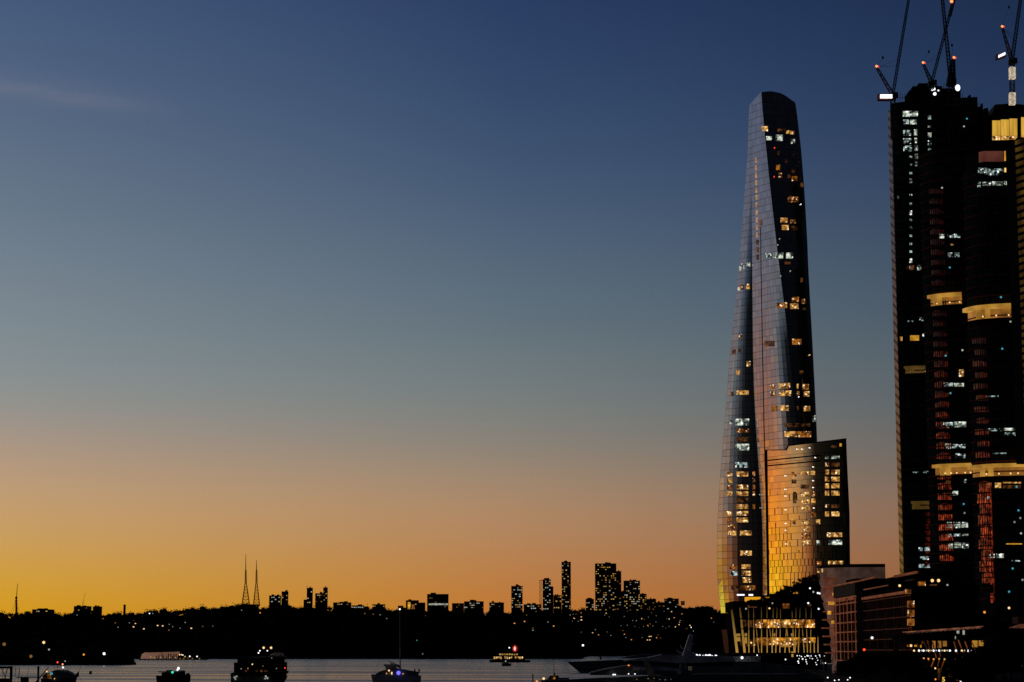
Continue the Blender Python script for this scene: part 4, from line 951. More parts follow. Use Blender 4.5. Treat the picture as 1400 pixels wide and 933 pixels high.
o = thing('site_floodlight', 'brilliant blue white floodlight on the roof beside the third crane', 'floodlight', at(1309,124,950)); MB().blob(at(1309.4,120.3,949), 1.15, 12, 8, 1.3).build('lamp', 'lampwhite', o); MB().bar(at(1309.4,126,950), at(1309.4,121,950), .3).build('bracket', 'steel', o)
for k, (px, py, r) in enumerate(((1277,122,.7),(1274.5,123,.5),(1278,128.6,.8),(1283,124,.4))):
    o = thing('site_lamp', ['bright work lamp under the domed roof core','small work lamp left of the brighter one on the roof core','lowest and largest work lamp on the roof core','tiny work lamp right of the others on the roof core'][k], 'work lamp', at(px,py,969)); MB().blob(at(px,py,968), r, 8, 6).build('lamp','lampwhite',o); MB().bar(at(px,py+2,969),at(px,py,969),.2).build('bracket','steel',o)

# ---------------------------------------------------------------- waterfront blocks
# curved apartment block with rippled corner
Yw = 800; ap = thing('apartment_block', 'rosy curved apartment block with projecting balconies on its rippled corner', 'building', at(1150, 929, Yw))
pl = []
for i in range(25):
    t = i/24; px = lerp(1121, 1210, t); a = interp([(0,62),(.2,52),(.35,30),(.6,12),(1,0)], t); pl.append((px, a))
plan = make_plan(pl, Yw, 830); sA = plan_surf(plan, 0)
zt = zat(776, plan[12][1]); P = plan+[(plan[-1][0], plan[-1][1]+25), (plan[0][0]+3, plan[0][1]+25)]
mb = MB(); n_r = 22; zb0 = 2.5
for j in range(n_r):
    for i in range(len(plan)-1):
        q_ = []
        for jj, ii in ((j,i),(j,i+1),(j+1,i+1),(j+1,i)):
            z = lerp(zb0, zt, jj/n_r); rip = .5*math.sin(z*1.35+ii*.5)+.35*math.sin(ii*1.9); fadei = max(0, 1-ii/12); inx = interp([(0,4.2),(.45,3.4),(.75,.4),(1,0)], jj/n_r)*fadei
            q_.append((plan[ii][0]+inx+rip*fadei*.6, plan[ii][1]-rip*fadei, z))
        mb.add(q_, [(0,1,2,3)])
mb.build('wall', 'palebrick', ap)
mb = MB().prism(P, zt, zt+1.2); mb.build('roof', 'slate', ap)
for k in range(10):
    py = 792+k*11.2; z = zat(py, Yw); x0 = xat(interp([(792,1121),(830,1124),(860,1121.5),(903,1128)], py), Yw, z)
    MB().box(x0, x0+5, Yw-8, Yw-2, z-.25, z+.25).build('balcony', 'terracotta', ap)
for x0, y0, x1, y1, k in ((1133,811.5,1137,815.5,'gold'),(1127.5,823.5,1136.5,828,'gold'),(1126.5,836,1131.5,841,'gold'),(1131.5,849,1136,853.5,'gold'),(1118.5,779,1120.5,784,'warm')):
    patch(lambda a, b_: sA(a, b_)+Vector((0,-9.,0)), x0, y0, x1, y1, k, ap)
# grid fronted wharf building seen at a slant
gb = thing('wharf_building', 'long dark wharf building fronted by a terracotta grid of posts and floor edges', 'building', at(1185, 945, 660))
def slant(x0, Y0, yt0, x1, Y1, yt1): return (x0, Y0, yt0, x1, Y1, yt1)
def grid_face(x0, Y0, x1, Y1, zt, zb, levels, posts, parent, thick=.36, m='terracotta', wallm='black', depth=18):
    a = Vector((xat(x0, Y0, zt), Y0, 0)); b_ = Vector((xat(x1, Y1, zt), Y1, 0)); d = (b_-a); nr = Vector((d.y, -d.x, 0)).normalized()
    A, B = a-nr*.5, b_-nr*.5; A2, B2 = A-nr*depth, B-nr*depth
    mb = MB().prism([(A.x,A.y),(B.x,B.y),(B2.x,B2.y),(A2.x,A2.y)], zb, zt-.1); mb.build('wall', wallm, parent)
    for z in levels: MB().bar((a.x,a.y,z), (b_.x,b_.y,z), thick*1.1).build('floor_edge', m, parent)
    rg = random.Random(int(x0))
    for i in range(posts+1):
        p = a.lerp(b_, (i/posts)); big = i % 4 == 3
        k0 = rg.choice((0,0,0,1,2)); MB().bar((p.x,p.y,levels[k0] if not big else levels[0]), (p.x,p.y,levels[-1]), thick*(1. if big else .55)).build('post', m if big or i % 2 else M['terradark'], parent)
    return a, b_, nr
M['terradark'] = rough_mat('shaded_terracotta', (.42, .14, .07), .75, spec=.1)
za = zat(802, 720); lv = [zat(y, 720) for y in (903,891,878,865.5,853,840,828,820)]
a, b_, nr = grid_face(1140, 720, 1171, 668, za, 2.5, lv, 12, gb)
MB().prism([((a+nr*.2).x,(a+nr*.2).y),((b_+nr*.2).x,(b_+nr*.2).y),((b_-nr*2).x,(b_-nr*2).y),((a-nr*2).x,(a-nr*2).y)], zat(818,720), za-.3).build('parapet', 'slate', gb)
MB().bar((a+nr*.3)+Vector((0,0,za)), (b_+nr*.3)+Vector((0,0,za)), .5).build('coping', 'terracotta', gb)
for t0, t1 in ((.1,.22),(.3,.4),(.47,.6),(.72,.95)):
    p, q_ = a.lerp(b_, t0)+nr*.3, a.lerp(b_, t1)+nr*.3; MB().bar(p+Vector((0,0,zat(822.5,720))), q_+Vector((0,0,zat(822.5,720))), .95).build('shutter', 'terracotta', gb)
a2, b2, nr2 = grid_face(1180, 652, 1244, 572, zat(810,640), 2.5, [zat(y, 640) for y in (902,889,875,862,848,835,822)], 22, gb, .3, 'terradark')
MB().bar(a2+nr2*.2+Vector((0,0,zat(817.5,640))), b2+nr2*.2+Vector((0,0,zat(817.5,640))), .8).build('eave', 'terracotta', gb)
pa = Vector((xat(1171,668,20),668,0)); MB().prism([(pa.x+.1,pa.y),(a2.x-.2,a2.y),(a2.x+8,a2.y+14),(pa.x+6,pa.y+16)], 2.5, zat(801,655)).build('stair_tower', 'black', gb)
mb = MB(); pbox(mb, 1170, 1212, 791, 818, 672, 20); pbox(mb, 1183,1226,793,812,650,20); pbox(mb, 1216, 1256, 790, 808, 640, 22); mb.build('penthouse', 'black', gb)
for p_, q_, w_ in ((at(1164,797,665), at(1196,789.5,640), .5),(at(1181,806.5,640), at(1214,800.5,628), .35),(at(1223,788.5,610), at(1254,782.5,600), .7)): MB().bar(p_, q_, w_).build('roof_edge', 'terracotta', gb)
mb = MB().add([at(1214,790.5,612), at(1253,781.5,600), at(1300,782,602), at(1311,790,610), at(1240,790.5,618), at(1300,790.5,640)], [(0,1,2,3,5,4),(0,4,5,3)]); mb.build('skillion_roof', 'slate', gb)
for z in (826,838,850.5): 
    p = at(1244.5, z, 571); MB().box(p.x-.7,p.x+.9,p.y-1.2,p.y+.6,p.z-1.,p.z+.8).build('sunlit_reveal', M['orange' if z > 830 else 'orange'], gb)
p = at(1241,808.5,573); MB().box(p.x-.7,p.x+.8,p.y-1,p.y,p.z-.7,p.z+.5).build('sunlit_reveal', 'orange', gb)
for px, py, mm in ((1192.3,872.3,'lampwhite'),(1181.5,888.5,'lampred'),(1230,801,'lampwarm')): MB().blob(at(px,py,560), .35, 8, 5).build('wall_lamp', mm, gb)
# dark block with the penthouse bar
db = thing('wharf_building', 'plain dark block with two bright downlights under its eave and a tan end wall', 'building', at(1280, 950, 590))
mb = MB(); pbox(mb,1246,1312,806,905,592,40); pbox(mb,1300,1345,830,905,640,20); mb.build('wall', 'black', db)
mb = MB(); pbox(mb,1296,1314.5,797,847,590,4); pbox(mb,1280,1296,812,846,590.6,4); mb.build('end_wall', rough_mat('tan_wall', (.05,.047,.035), .8, spec=.05), db)
mb = MB(); pbox(mb,1250,1316,791.2,793.6,585,14); pbox(mb,1243,1300,805.5,806.8,586,10); mb.build('eave', 'slate', db)
patch(lambda a, b_: at(a, b_, 591), 1255, 795.5, 1265.5, 803.5, 'orange', db); patch(lambda a, b_: at(a, b_, 591), 1271, 799, 1281, 806, 'dim', db); mb = MB(); pbox(mb,1265,1312,794,806,593,10); mb.build('bar_front', 'black', db)
for px, py, mm, r in ((1274.6,794,'lampwarm',.45),(1283.2,794,'lampwarm',.45),(1295.3,800.2,'winwhite',.3)): MB().blob(at(px,py,585), r, 8, 5).build('downlight', mm, db)
patch(lambda a, b_: at(a, b_, 589), 1281, 847.2, 1311, 848.4, 'dim', db, 'ledge_light')
kb = thing('kiosk_tower', 'pale green grey pier with a red brown base below the nearest tower', 'pier', at(1357, 944, 600))
mb = MB(); pbox(mb,1353.5,1360,825,843,600,3); mb.build('pier', rough_mat('pale_pier', (.14,.15,.12), .8), kb); mb = MB(); pbox(mb,1361,1376,824,841,606,8); mb.build('block', rough_mat('dull_block', (.05,.045,.035), .8), kb)
mb = MB(); pbox(mb,1344,1362.5,842,848,598,6); pbox(mb,1340,1400,849,905,602,8); mb.build('base', rough_mat('red_brown_base', (.035,.014,.01), .8), kb)
for px, py, mm, label in ((1379.5,831.5,'lampwarm','round yellow lamp right of the pale pier'),(1346,837.3,'lamporange','small yellow lamp left of the pale pier'),(1334.7,843.8,'lamporange','small amber lamp low left of the pale pier')): tall_lamp(px, py, 595, 2.5, .35, mm, label)
# canopied restaurant wharf
cn = thing('canopy_restaurant', 'waterfront restaurant under a long rosy canopy with slanting struts and white lamps', 'restaurant', at(1290, 960, 560))
Yc_ = 560
def roofpt(px, dy=0, Y=Yc_): return at(px, interp([(1233,864),(1290,860),(1345,855.8)], px)+dy, Y)
mb = MB(); mb.add([roofpt(1233), roofpt(1345), roofpt(1345,0,Yc_+16), roofpt(1240,0,Yc_+16), roofpt(1235,1.5), roofpt(1340,3.4), roofpt(1340,3.4,Yc_+16), roofpt(1242,1.5,Yc_+16)], [(0,1,2,3),(4,5,6,7),(0,1,5,4),(1,2,6,5),(3,0,4,7)])
mb.build('canopy', glow('uplit_rosy_canopy', (190,120,88), .45, lo=.45, scale=.6, col2=(140,80,60)), cn)  # fascia glows to stand in for lamplight from below
mb = MB()
for i in range(16): px = 1240+i*6.4; mb.bar(roofpt(px, 3.2), roofpt(px+5, 2.2), .22)
mb.build('canopy_ribs', 'palebrick', cn)
mb = MB(); pbox(mb,1238,1362,868,876,Yc_+8,20); pbox(mb,1246,1350,876,893,Yc_+14,20); pbox(mb,1238,1362,893,896,Yc_+2,30); pbox(mb,1240,1362,896,940,Yc_+12,20); mb.build('floors', 'black', cn)
for x0, y0, x1, y1, k in ((1274.5,876.5,1279,887,'terracewall'),(1282,876.5,1287,886,'terracewall'),(1289,876.5,1294.5,884,'terracewall'),(1329,876,1336.5,885,'terrace'),(1338,876,1345,883.5,'terrace'),(1308,862.5,1311.5,866.5,'winwhite'),(1316,862,1319,868,'winwhite'),(1305.5,870,1307,874,'winwhite'),(1250,882,1253.5,884.5,'gold'),(1258,882,1260,885.5,'gold'),(1240,882,1242,884.5,'orange'),(1244,881.5,1247,884.5,'lampwarm'),
    (1295,914.5,1302.5,926,'orange'),(1303.5,917,1311,931,'dim'),(1282,914,1288,930,'dim'),(1312,914,1318,928,'dim'),(1260,877,1264,880,'dim'),(1267,877,1270,880,'dim'),(1347,874.5,1351,877.5,'orange')):
    patch(lambda a, b_: at(a, b_, Yc_+7.5 if b_ < 896 else Yc_+11), x0, y0, x1, y1, k, cn)
for x0, y0, x1, y1 in ((1262,876,1270,892),(1268,876,1272,892),(1275,878,1280,900),(1282,878,1286,898),(1304,877,1309,895),(1310,875,1317.5,894),(1319,877,1325,893),(1317.5,894,1311,912),(1277,902,1273,912),(1270,902,1266,912),(1284,902,1282,912),(1291,902,1287,914),(1307,903,1302,916),(1329,878,1334,892),(1254,880,1258,892)):
    MB().bar(at(x0,y0,Yc_+1), at(x1,y1,Yc_+1), .28, .22, 6).build('strut', rough_mat('warm_strut', (.4,.16,.06), .6) if 'strutmat' not in M else M['strutmat'], cn) if 'strutmat' in M else None
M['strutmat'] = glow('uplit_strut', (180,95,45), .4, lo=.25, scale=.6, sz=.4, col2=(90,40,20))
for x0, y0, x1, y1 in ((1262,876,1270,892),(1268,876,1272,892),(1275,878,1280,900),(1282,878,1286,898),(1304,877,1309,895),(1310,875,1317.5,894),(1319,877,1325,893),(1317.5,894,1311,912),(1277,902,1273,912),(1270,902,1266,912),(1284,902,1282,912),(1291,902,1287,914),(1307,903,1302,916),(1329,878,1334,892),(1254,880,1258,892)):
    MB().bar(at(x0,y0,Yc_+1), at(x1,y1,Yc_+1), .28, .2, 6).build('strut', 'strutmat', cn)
for i, px in enumerate((1249.7,1256.4,1262.6,1269.5,1276.4,1284,1291.4,1298.7,1307,1315,1323.5)): MB().blob(at(px,889.8,Yc_-1), .27, 8, 6).build('terrace_lamp', 'lampwarm' if i % 3 == 0 else 'lampwhite', cn)
for px in (1260,1266.5,1273,1280,1288,1295,1318.5,1327.5): MB().blob(at(px,889.6,Yc_-1), .2, 6, 5).build('terrace_lamp', 'winwhite', cn)
for px, py, mm in ((1256.3,900,'lamporange'),(1263,900.3,'lamporange'),(1260.3,906.2,'winwhite'),(1269.3,901,'lamporange'),(1276.5,901.5,'lamporange'),(1284,901,'winwarm'),(1291.4,901.5,'winwarm'),(1307,902,'winwarm'),(1278.7,914,'lampwarm'),(1279,929,'lamporange'),(1305.3,931,'lampwhite'),(1313.5,931.5,'lampwhite')): MB().blob(at(px,py,Yc_-1), .24, 8, 5).build('downlight', mm, cn)
# the glowing numeral on the wharf front
tcv = bpy.data.curves.new('numeral', 'FONT'); tcv.body = '5'; tcv.size = 1.6; tcv.extrude = .08; tcv.offset = .03
to = bpy.data.objects.new('numeral_tmp', tcv); C.objects.link(to); bpy.context.view_layer.update()
dg = bpy.context.evaluated_depsgraph_get(); me = bpy.data.meshes.new_from_object(to.evaluated_get(dg)); bpy.data.objects.remove(to)
p = at(1288,932,Yc_-2); sg = thing('wharf_number_sign', 'glowing yellow numeral 5 low on the restaurant wharf front', 'sign', p)
nm = bpy.data.objects.new('numeral', me); me.materials.clear(); me.materials.append(glow('yellow_neon', (250,200,70), 1., lo=.9)); C.objects.link(nm); nm.parent = sg; nm.rotation_euler = (R(90),0,0)
MB().box(p.x-.1,p.x+1.1,p.y+.12,p.y+.2,p.z-.1,p.z+1.3).build('backing', 'black', sg)
# second canopy at the right edge
cb = thing('canopy_wharf', 'end of a second rosy canopy on splayed posts at the right edge', 'canopy', at(1395, 970, 480))
mb = MB(); mb.add([at(1379,858.5,480), at(1394,853.5,480), at(1440,852,480), at(1440,852,495), at(1394,853.5,495), at(1440,858,480), at(1383,859.6,480)], [(0,1,2,5,6),(1,2,3,4)]); mb.build('canopy', glow('uplit_rosy_canopy_end', (150,90,68), .35, lo=.5, scale=.4), cb)  # light on this canopy is put in as emission too
MB().bar(at(1389,860,482), at(1398,890,482), .22).bar(at(1393,860,482), at(1400,888,482), .22).build('post', 'steel', cb); mb = MB(); pbox(mb,1392,1440,843,853,492,6); mb.build('upper_wall', rough_mat('red_brown_wall', (.06,.022,.014), .8), cb)
patch(lambda a, b_: at(a, b_, 478), 1397.3, 899.5, 1401, 911, 'terrace', cb); MB().blob(at(1398.6,898.8,477), .25, 8, 5).build('lamp', 'lampwhite', cb)
# foreground trees
TR = [(1372,955,430,12.5,6.,'biggest black tree rising in front of the canopy wharves'),(1400,950,425,12,5.6,'black tree cut off by the right edge of the photo'),(1346,957,430,8.2,5,'round black tree left of the biggest one, in front of the restaurant'),(1245,953,470,6.5,4.6,'low dark tree left of the restaurant wharf'),(1218,950,520,7.6,5,'dark tree in front of the right end of the terracotta grid'),(1190,952,540,7.5,5,'dark tree below the middle of the wharf building'),(1163,950,560,6.2,4,'small dark tree right of the lit tree'),(1318,960,440,6.3,4.4,'low black tree under the restaurant struts')]
for k, (px, py, Y, h, r, lb) in enumerate(TR):
    b0 = at(px, 900, Y); tree(lb, (b0.x, Y, 2.5), h, r, n=2600, seed=50+k, group='dark trees along the waterfront', leafsize=.3)
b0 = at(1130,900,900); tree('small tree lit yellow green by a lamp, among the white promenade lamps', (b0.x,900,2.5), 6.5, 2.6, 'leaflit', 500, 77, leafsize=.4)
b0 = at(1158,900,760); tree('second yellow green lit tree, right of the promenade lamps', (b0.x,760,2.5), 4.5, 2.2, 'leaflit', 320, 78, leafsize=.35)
# promenade lamps
lp = make_lamp('lampwhite'); tag(lp, 'white globe lamp on the crowded promenade below the podium', 'street lamp', 'white lamps on the promenade'); first = True
PL = []
for a, b_, s_ in ((980,850,9.333),): 
    for it in "1025,437 1055,437 1080,447 1050,475 1095,478 1037,508 1045,530 1125,450 1155,437 1172,440 1203,440 1187,468 1220,475 1137,487 1143,515 1150,540 1262,440 1278,465 1288,495 1262,525 1273,550 1310,432 1317,450 1335,478 1375,440 1383,500 1387,530 515,430 527,457 450,483 877,485".split():
        x_, y_ = it.split(','); PL.append((a+float(x_)/s_, b_+float(y_)/s_))
for it in "293,510 285,535 318,553 328,583 430,518 418,547 593,560 202,716 487,717 345,745 457,745 290,752 165,440 120,478 97,430".split():
    x_, y_ = it.split(','); PL.append((1110+float(x_)/9.333, 850+float(y_)/9.333))
for i, (px, py) in enumerate(PL):
    Y = interp([(890,960),(910,880),(925,700),(933,600)], py)
    if px < 1080: Y = 960
    o = lp if first else copy_tree(lp); first = False; o.location = at(px, py, Y); 
    s_ = .4*random.uniform(.6, 1.15)*Y/900
    for ch in o.children:
        if ch.name.startswith('lantern'): ch.scale = (s_,)*3
        else: ch.scale = (1,1,max(.5, o.location.z-2.5))

# ---------------------------------------------------------------- boats
def spoly(pts, Y): return [(at(a, b_, Y).x, at(a, b_, Y).z) for a, b_ in pts]
def hull(mb, x0, x1, zdeck0, zdeck1, Y, beam, bow=-1, depth=-.6, n=14, rake=.12):
    """x0 = bow end, x1 = stern end; sections from bow to stern"""
    L = x1-x0; secs = []
    for i in range(n+1):
        t = i/n; wd = beam/2*min(1, (t/.45))**.55 if t > 0 else .02; zd = lerp(zdeck0, zdeck1, min(1, t*1.6)); x = x0+L*t
        xk = x0+L*max(t, 0)+L*rake*(1-t)**3*(1)
        secs.append([(x, Y-wd, zd), (lerp(x,xk,.6), Y-wd*.86, zd*.35), (xk, Y-wd*.3, depth), (xk, Y+wd*.3, depth), (lerp(x,xk,.6), Y+wd*.86, zd*.35), (x, Y+wd, zd)])
    o = len(mb.v)
    for s_ in secs: mb.v += [Vector(p) for p in s_]
    for i in range(n):
        for k in range(5): a = o+i*6+k; mb.f.append((a, a+6, a+7, a+1))
        mb.f.append((o+i*6+5, o+(i+1)*6+5, o+(i+1)*6, o+i*6))
    mb.f.append(tuple(o+n*6+k for k in range(6))); mb.f.append(tuple(o+k for k in range(6))[::-1])
    return mb
# far superyacht
Y = 1060; fy = thing('superyacht', 'long navy superyacht moored beyond the grey one, raked bow to the left', 'yacht', at(880, 919, Y))
x0 = at(775,905,Y); x1 = at(992,899,Y); hull(MB(), x0.x, x1.x, x0.z, zat(900,Y), Y, 14, rake=.09, n=24).build('hull', 'hull', fy)
MB().side(spoly([(845,900.6),(868,896),(890,894.5),(985,893.5),(990,900.5)],Y), Y-5, Y+5).build('superstructure', 'darkboat', fy); MB().bar(at(821,902,Y), at(821.3,896.8,Y), .8, .5, 6).build('jackstaff', 'black', fy)
# near superyacht
Y = 600; ny = thing('superyacht', 'large grey superyacht in front with a shark fin mast and sweeping roofs', 'yacht', at(930, 942, Y))
x0 = at(741,930.5,Y); x1 = at(1090,920,Y); hull(MB(), x0.x, x1.x, x0.z, zat(921.5,Y), Y, 13, rake=.05, n=26).build('hull', 'darkboat', ny)
MB().side(spoly([(806,919.4),(829,913.8),(862,908.4),(905,910.4),(940,916),(944,921.5),(806,921.5)],Y), Y-5.2, Y-4.9).side(spoly([(806,920.4),(862,911),(944,917),(944,923),(806,923)],Y), Y-4.9, Y+5).build('lower_deckhouse', 'darkboat', ny)
MB().side(spoly([(806,919.8),(829,914),(862,908.8),(862,909.9),(830,915.4),(807,920.6)],Y), Y-5.6, Y+5.4).build('roof_edge', rough_mat('west_glow_highlight', (.62,.42,.33), .4, spec=.4), ny)  # warm highlight of the western glow, put into the edge colour
MB().side(spoly([(864,911.5),(905,912),(930,915.5),(925,917.5),(864,916)],Y), Y-5.5, Y-5.25).build('bulwark', 'hullgrey', ny)
MB().side(spoly([(853,903.6),(870,900.6),(886,899.4),(904,895.4),(925,896),(1000,897.2),(1002,904.6),(960,905.6),(925,907),(905,905.5),(880,903.4),(862,903.2)],Y), Y-5, Y+5).build('upper_deckhouse', 'paleboat', ny)
MB().side(spoly([(868,903.9),(925,907.4),(1000,905),(1000,911),(930,911),(905,909),(868,907)],Y), Y-4.3, Y+4.3).build('saloon_windows', 'darkglass', ny)
MB().side(spoly([(853,903.2),(870,900.2),(886,899.),(904,895),(904,895.9),(886,899.9),(870,901.2),(855,904.2)],Y), Y-5.3, Y+5.1).build('visor', 'paleboat', ny)
MB().side(spoly([(934,893.6),(942,868.5),(944.5,867),(947.5,868.5),(944,893)],Y), Y-1.1, Y+1.1).side(spoly([(933,896.5),(934,893),(950,892),(951,896.5)],Y), Y-2, Y+2).build('mast', 'hullgrey', ny)
MB().bar(at(936,888,Y), at(930,884.5,Y), .3).bar(at(930,884.5,Y), at(930.6,882,Y), .2).build('mast_arm', 'hullgrey', ny); MB().bar(at(934,894,Y), at(926.5,891,Y), .3).bar(at(926.5,891,Y), at(926,888.5,Y), .2).build('mast_arm', 'hullgrey', ny); MB().bar(at(944.5,881,Y), at(948,879,Y), .3).blob(at(947,880,Y), .4, 6, 5).build('radar_dome', 'hullgrey', ny)
MB().side(spoly([(878,903.6),(884.5,902.5),(899,933),(887,933)],Y), Y-5.9, Y-5.5).build('raking_strut', rough_mat('olive_strut', (.8,.7,.42), .6), ny)
MB().side(spoly([(927,908),(930.5,908),(927,921),(924,921)],Y), Y-5.8, Y-5.4).side(spoly([(933,896),(935,896),(936,915),(934,915)],Y), Y-5.6, Y-5.3).build('davit', 'hullgrey', ny)
MB().side(spoly([(924,917.5),(930,917.5),(929,921.5),(923.5,921.5)],Y), Y-5.9, Y-5.6).build('locker', 'paleboat', ny)
for px, py, k, r in ((838.6,922.6,'lampwhite',.4),(841,922.6,'lampwhite',.35),(859.3,921.6,'lampwhite',.3),(868.1,921.7,'lampwhite',.3),(859.5,910,'lamporange',.4),(870.5,929,'winwarm',.16),(886,928,'winwhite',.2),(894,927.6,'winwarm',.16),(902,929.5,'winwhite',.16),(909.5,929.6,'winwhite',.16),(917.5,929,'winwhite',.16)): MB().blob(at(px,py,Y-6.6), r*.65, 8, 5, .8).build('deck_lamp', k, ny)
mb = MB()
for i in range(40): p = at(762+i*2.6, interp([(762,925),(800,921.5),(870,921)], 762+i*2.6), Y-5.5); mb.bar(p, p+Vector((0,0,.9)), .05)
mb.bar(at(762,920.6,Y-5.5), at(800,917.4,Y-5.5), .05); mb.build('rail', 'hullgrey', ny)
# ferry terminal shed right of the yacht
Y = 640; ft = thing('ferry_terminal', 'low dark green ferry terminal shed on piles with a sloping roof end and green lamps', 'terminal', at(1040, 940, Y))
MB().side(spoly([(946,906.5),(1000,904.6),(1040,905),(1085,911),(1127,926.5),(1127,929),(946,929)],Y), Y, Y+14).build('roof', rough_mat('dark_green_roof', (.14,.2,.17), .5, spec=.2), ft)
mb = MB(); pbox(mb,948,1126,929,933.5,Y+2,10); mb.build('wall', 'black', ft)
mb = MB(); 
for i in range(13): p = at(956+i*13.5, 929, Y-.5); mb.box(p.x-.2,p.x+.2,Y-.7,Y-.3,-1,p.z)
mb.build('piles', 'black', ft)
MB().bar(at(1106,920.3,Y-1), at(1124,927,Y-1), .22).bar(at(1100,915.5,Y-1), at(1121,924,Y-1), .1).build('roof_rail', 'hullgrey', ft)
for px, w_ in ((971.3,1.8),(1028,3.4),(1008.5,1.),(1019,1.2),(985,.8),(1037.5,.8),(1046,.8)):
    patch(lambda a, b_: at(a, b_, Y-1.), px-w_/2, 928.2 if w_ > 1.5 else 928.8, px+w_/2, 940, 'lampgreen', ft, 'lit_post')
for px, py in ((972,927),(996,926.8),(1011,927),(1019,926.6)): MB().blob(at(px,py,Y-1), .22, 6, 5).build('lamp', 'winwhite', ft)
wl = thing('sea_wall', 'grey sea wall with lamps along its top left of the raking columns', 'wall', at(1000, 915, 940))
mb = MB(); pbox(mb,948,1040,897.5,908,940,3); mb.build('wall', rough_mat('grey_wall', (.5,.5,.46), .8), wl); 
for px, py, r in ((948.5,896.3,.6),(952.6,896.4,.6),(956.6,896.6,.5),(961,896.9,.35),(965.5,897.3,.75),(970,897.5,.9),(973.8,897.1,.35),(978.8,897.4,.65),(978,909.3,.65),(1013,907.4,.5),(1016.5,907.4,.4),(1014.5,899.5,.6)): MB().blob(at(px,py,936), r, 8, 6).build('lamp', 'lampwhite', wl)
# work boat left of the yacht
Y = 640; wb = thing('work_boat', 'small dark work boat with brown lights and a thin mast off the yacht bow', 'boat', at(752, 939, Y))
x0 = at(739,930,Y); x1 = at(778,927,Y); hull(MB(), x0.x, x1.x, x0.z, x1.z, Y, 3.2).build('hull', 'darkboat', wb); MB().side(spoly([(748,929),(752,924),(763,923.4),(765,928)],Y), Y-1, Y+1).build('wheelhouse', 'darkboat', wb)
MB().bar(at(757.5,924,Y), at(757.3,901,Y), .18, .1, 6).build('mast', 'steel', wb)
for px, py, k in ((758,921.6,'dim'),(757.8,927.4,'orange'),(743.3,928,'lampwarm'),(734,932,'lamporange')): MB().blob(at(px,py,Y-1.5), .38, 8, 5).build('lamp', k, wb)
o = thing('mooring_pile', 'thin dark mooring pile left of the work boat', 'pile', at(728.5,933,680)); MB().bar((at(728.5,933,680).x,680,-1), at(728.5,923,680), .35, .3, 8).build('shaft','black',o); MB().blob(at(728.5,923,680), .25, 8, 5).build('cap','black',o)
# big motor catamaran
Y = 680; mc = thing('motor_catamaran', 'big dark double decked party boat with a pair of bright lamps on its top', 'boat', at(355, 935, Y))
x0 = at(318,925,Y); x1 = at(392,926,Y)
for yy in (Y-3.2, Y+3.2): hull(MB(), x1.x, x0.x, x1.z+.4, x0.z, yy, 2.2, rake=.1).build('hull', 'darkboat', mc)
mb = MB(); MBs = lambda pts, a, b_, nm, mm: MB().side(spoly(pts, Y), a, b_).build(nm, mm, mc)
MBs([(322,906),(391,905.5),(390,929),(322,929)], Y-4, Y+4, 'lower_deck', 'black'); MBs([(328,898),(387,898),(388,905.5),(326,906)], Y-3.6, Y+3.6, 'upper_deck', 'black'); MBs([(322,899),(384,897),(390,897),(390,898.4),(322,900)], Y-4.2, Y+4.2, 'top_deck', 'darkboat')
MBs([(368,895.8),(376,892.5),(386,893),(388,896),(380,897)], Y-2, Y+2, 'wheelhouse_visor', 'paleboat')
mb = MB()
for px in (340,353,361,371): mb.bar(at(px,898,Y), at(px,887 if px > 350 else 890,Y), .12)
mb.bar(at(357,885.5,Y), at(371,885.5,Y), .15).bar(at(365,898,Y), at(364.5,880,Y), .12); mb.build('radar_arch', 'steel', mc)
for px, py, k, r in ((360.4,885.9,'lampwarm',.5),(370.6,885.9,'lampwarm',.5),(355.3,890,'lampwhite',.3),(353.5,892.9,'lampwhite',.33),(365.5,890,'lampwhite',.3),(345,908.5,'lampwarm',.3),(329.8,914.6,'winwhite',.25),(371.5,900,'winwhite',.2),(378,914.2,'winwhite',.25),(389.6,913.5,'lampred',.28),(338.5,917,'dim',.4),(339,914,'lamporange',.2),(359.5,911,'winwarm',.18),(321,926.5,'winwhite',.5),(323.5,925,'winwhite',.4),(322,929,'winwhite',.35),(363.5,925,'winwhite',.4),(365.6,927.5,'winwhite',.4),(362.5,928,'winwhite',.3)): MB().blob(at(px,py,Y-5.4), r*.75, 8, 5).build('deck_lamp', k, mc)
for x0_, x1_ in ((347,352),(356,359),(361,366),(335,337)): patch(lambda a, b_: at(a, b_, Y-4.1), x0_, 916.5, x1_, 919, 'dim', mc)
MB().side(spoly([(317,921),(322,919),(322,929),(318,928)],Y), Y-4, Y+4).build('boarding_step', 'darkboat', mc); MB().side(spoly([(390,918),(395,917),(393,921),(390,922)],Y), Y-1, Y+1).build('boarding_step', 'darkboat', mc)
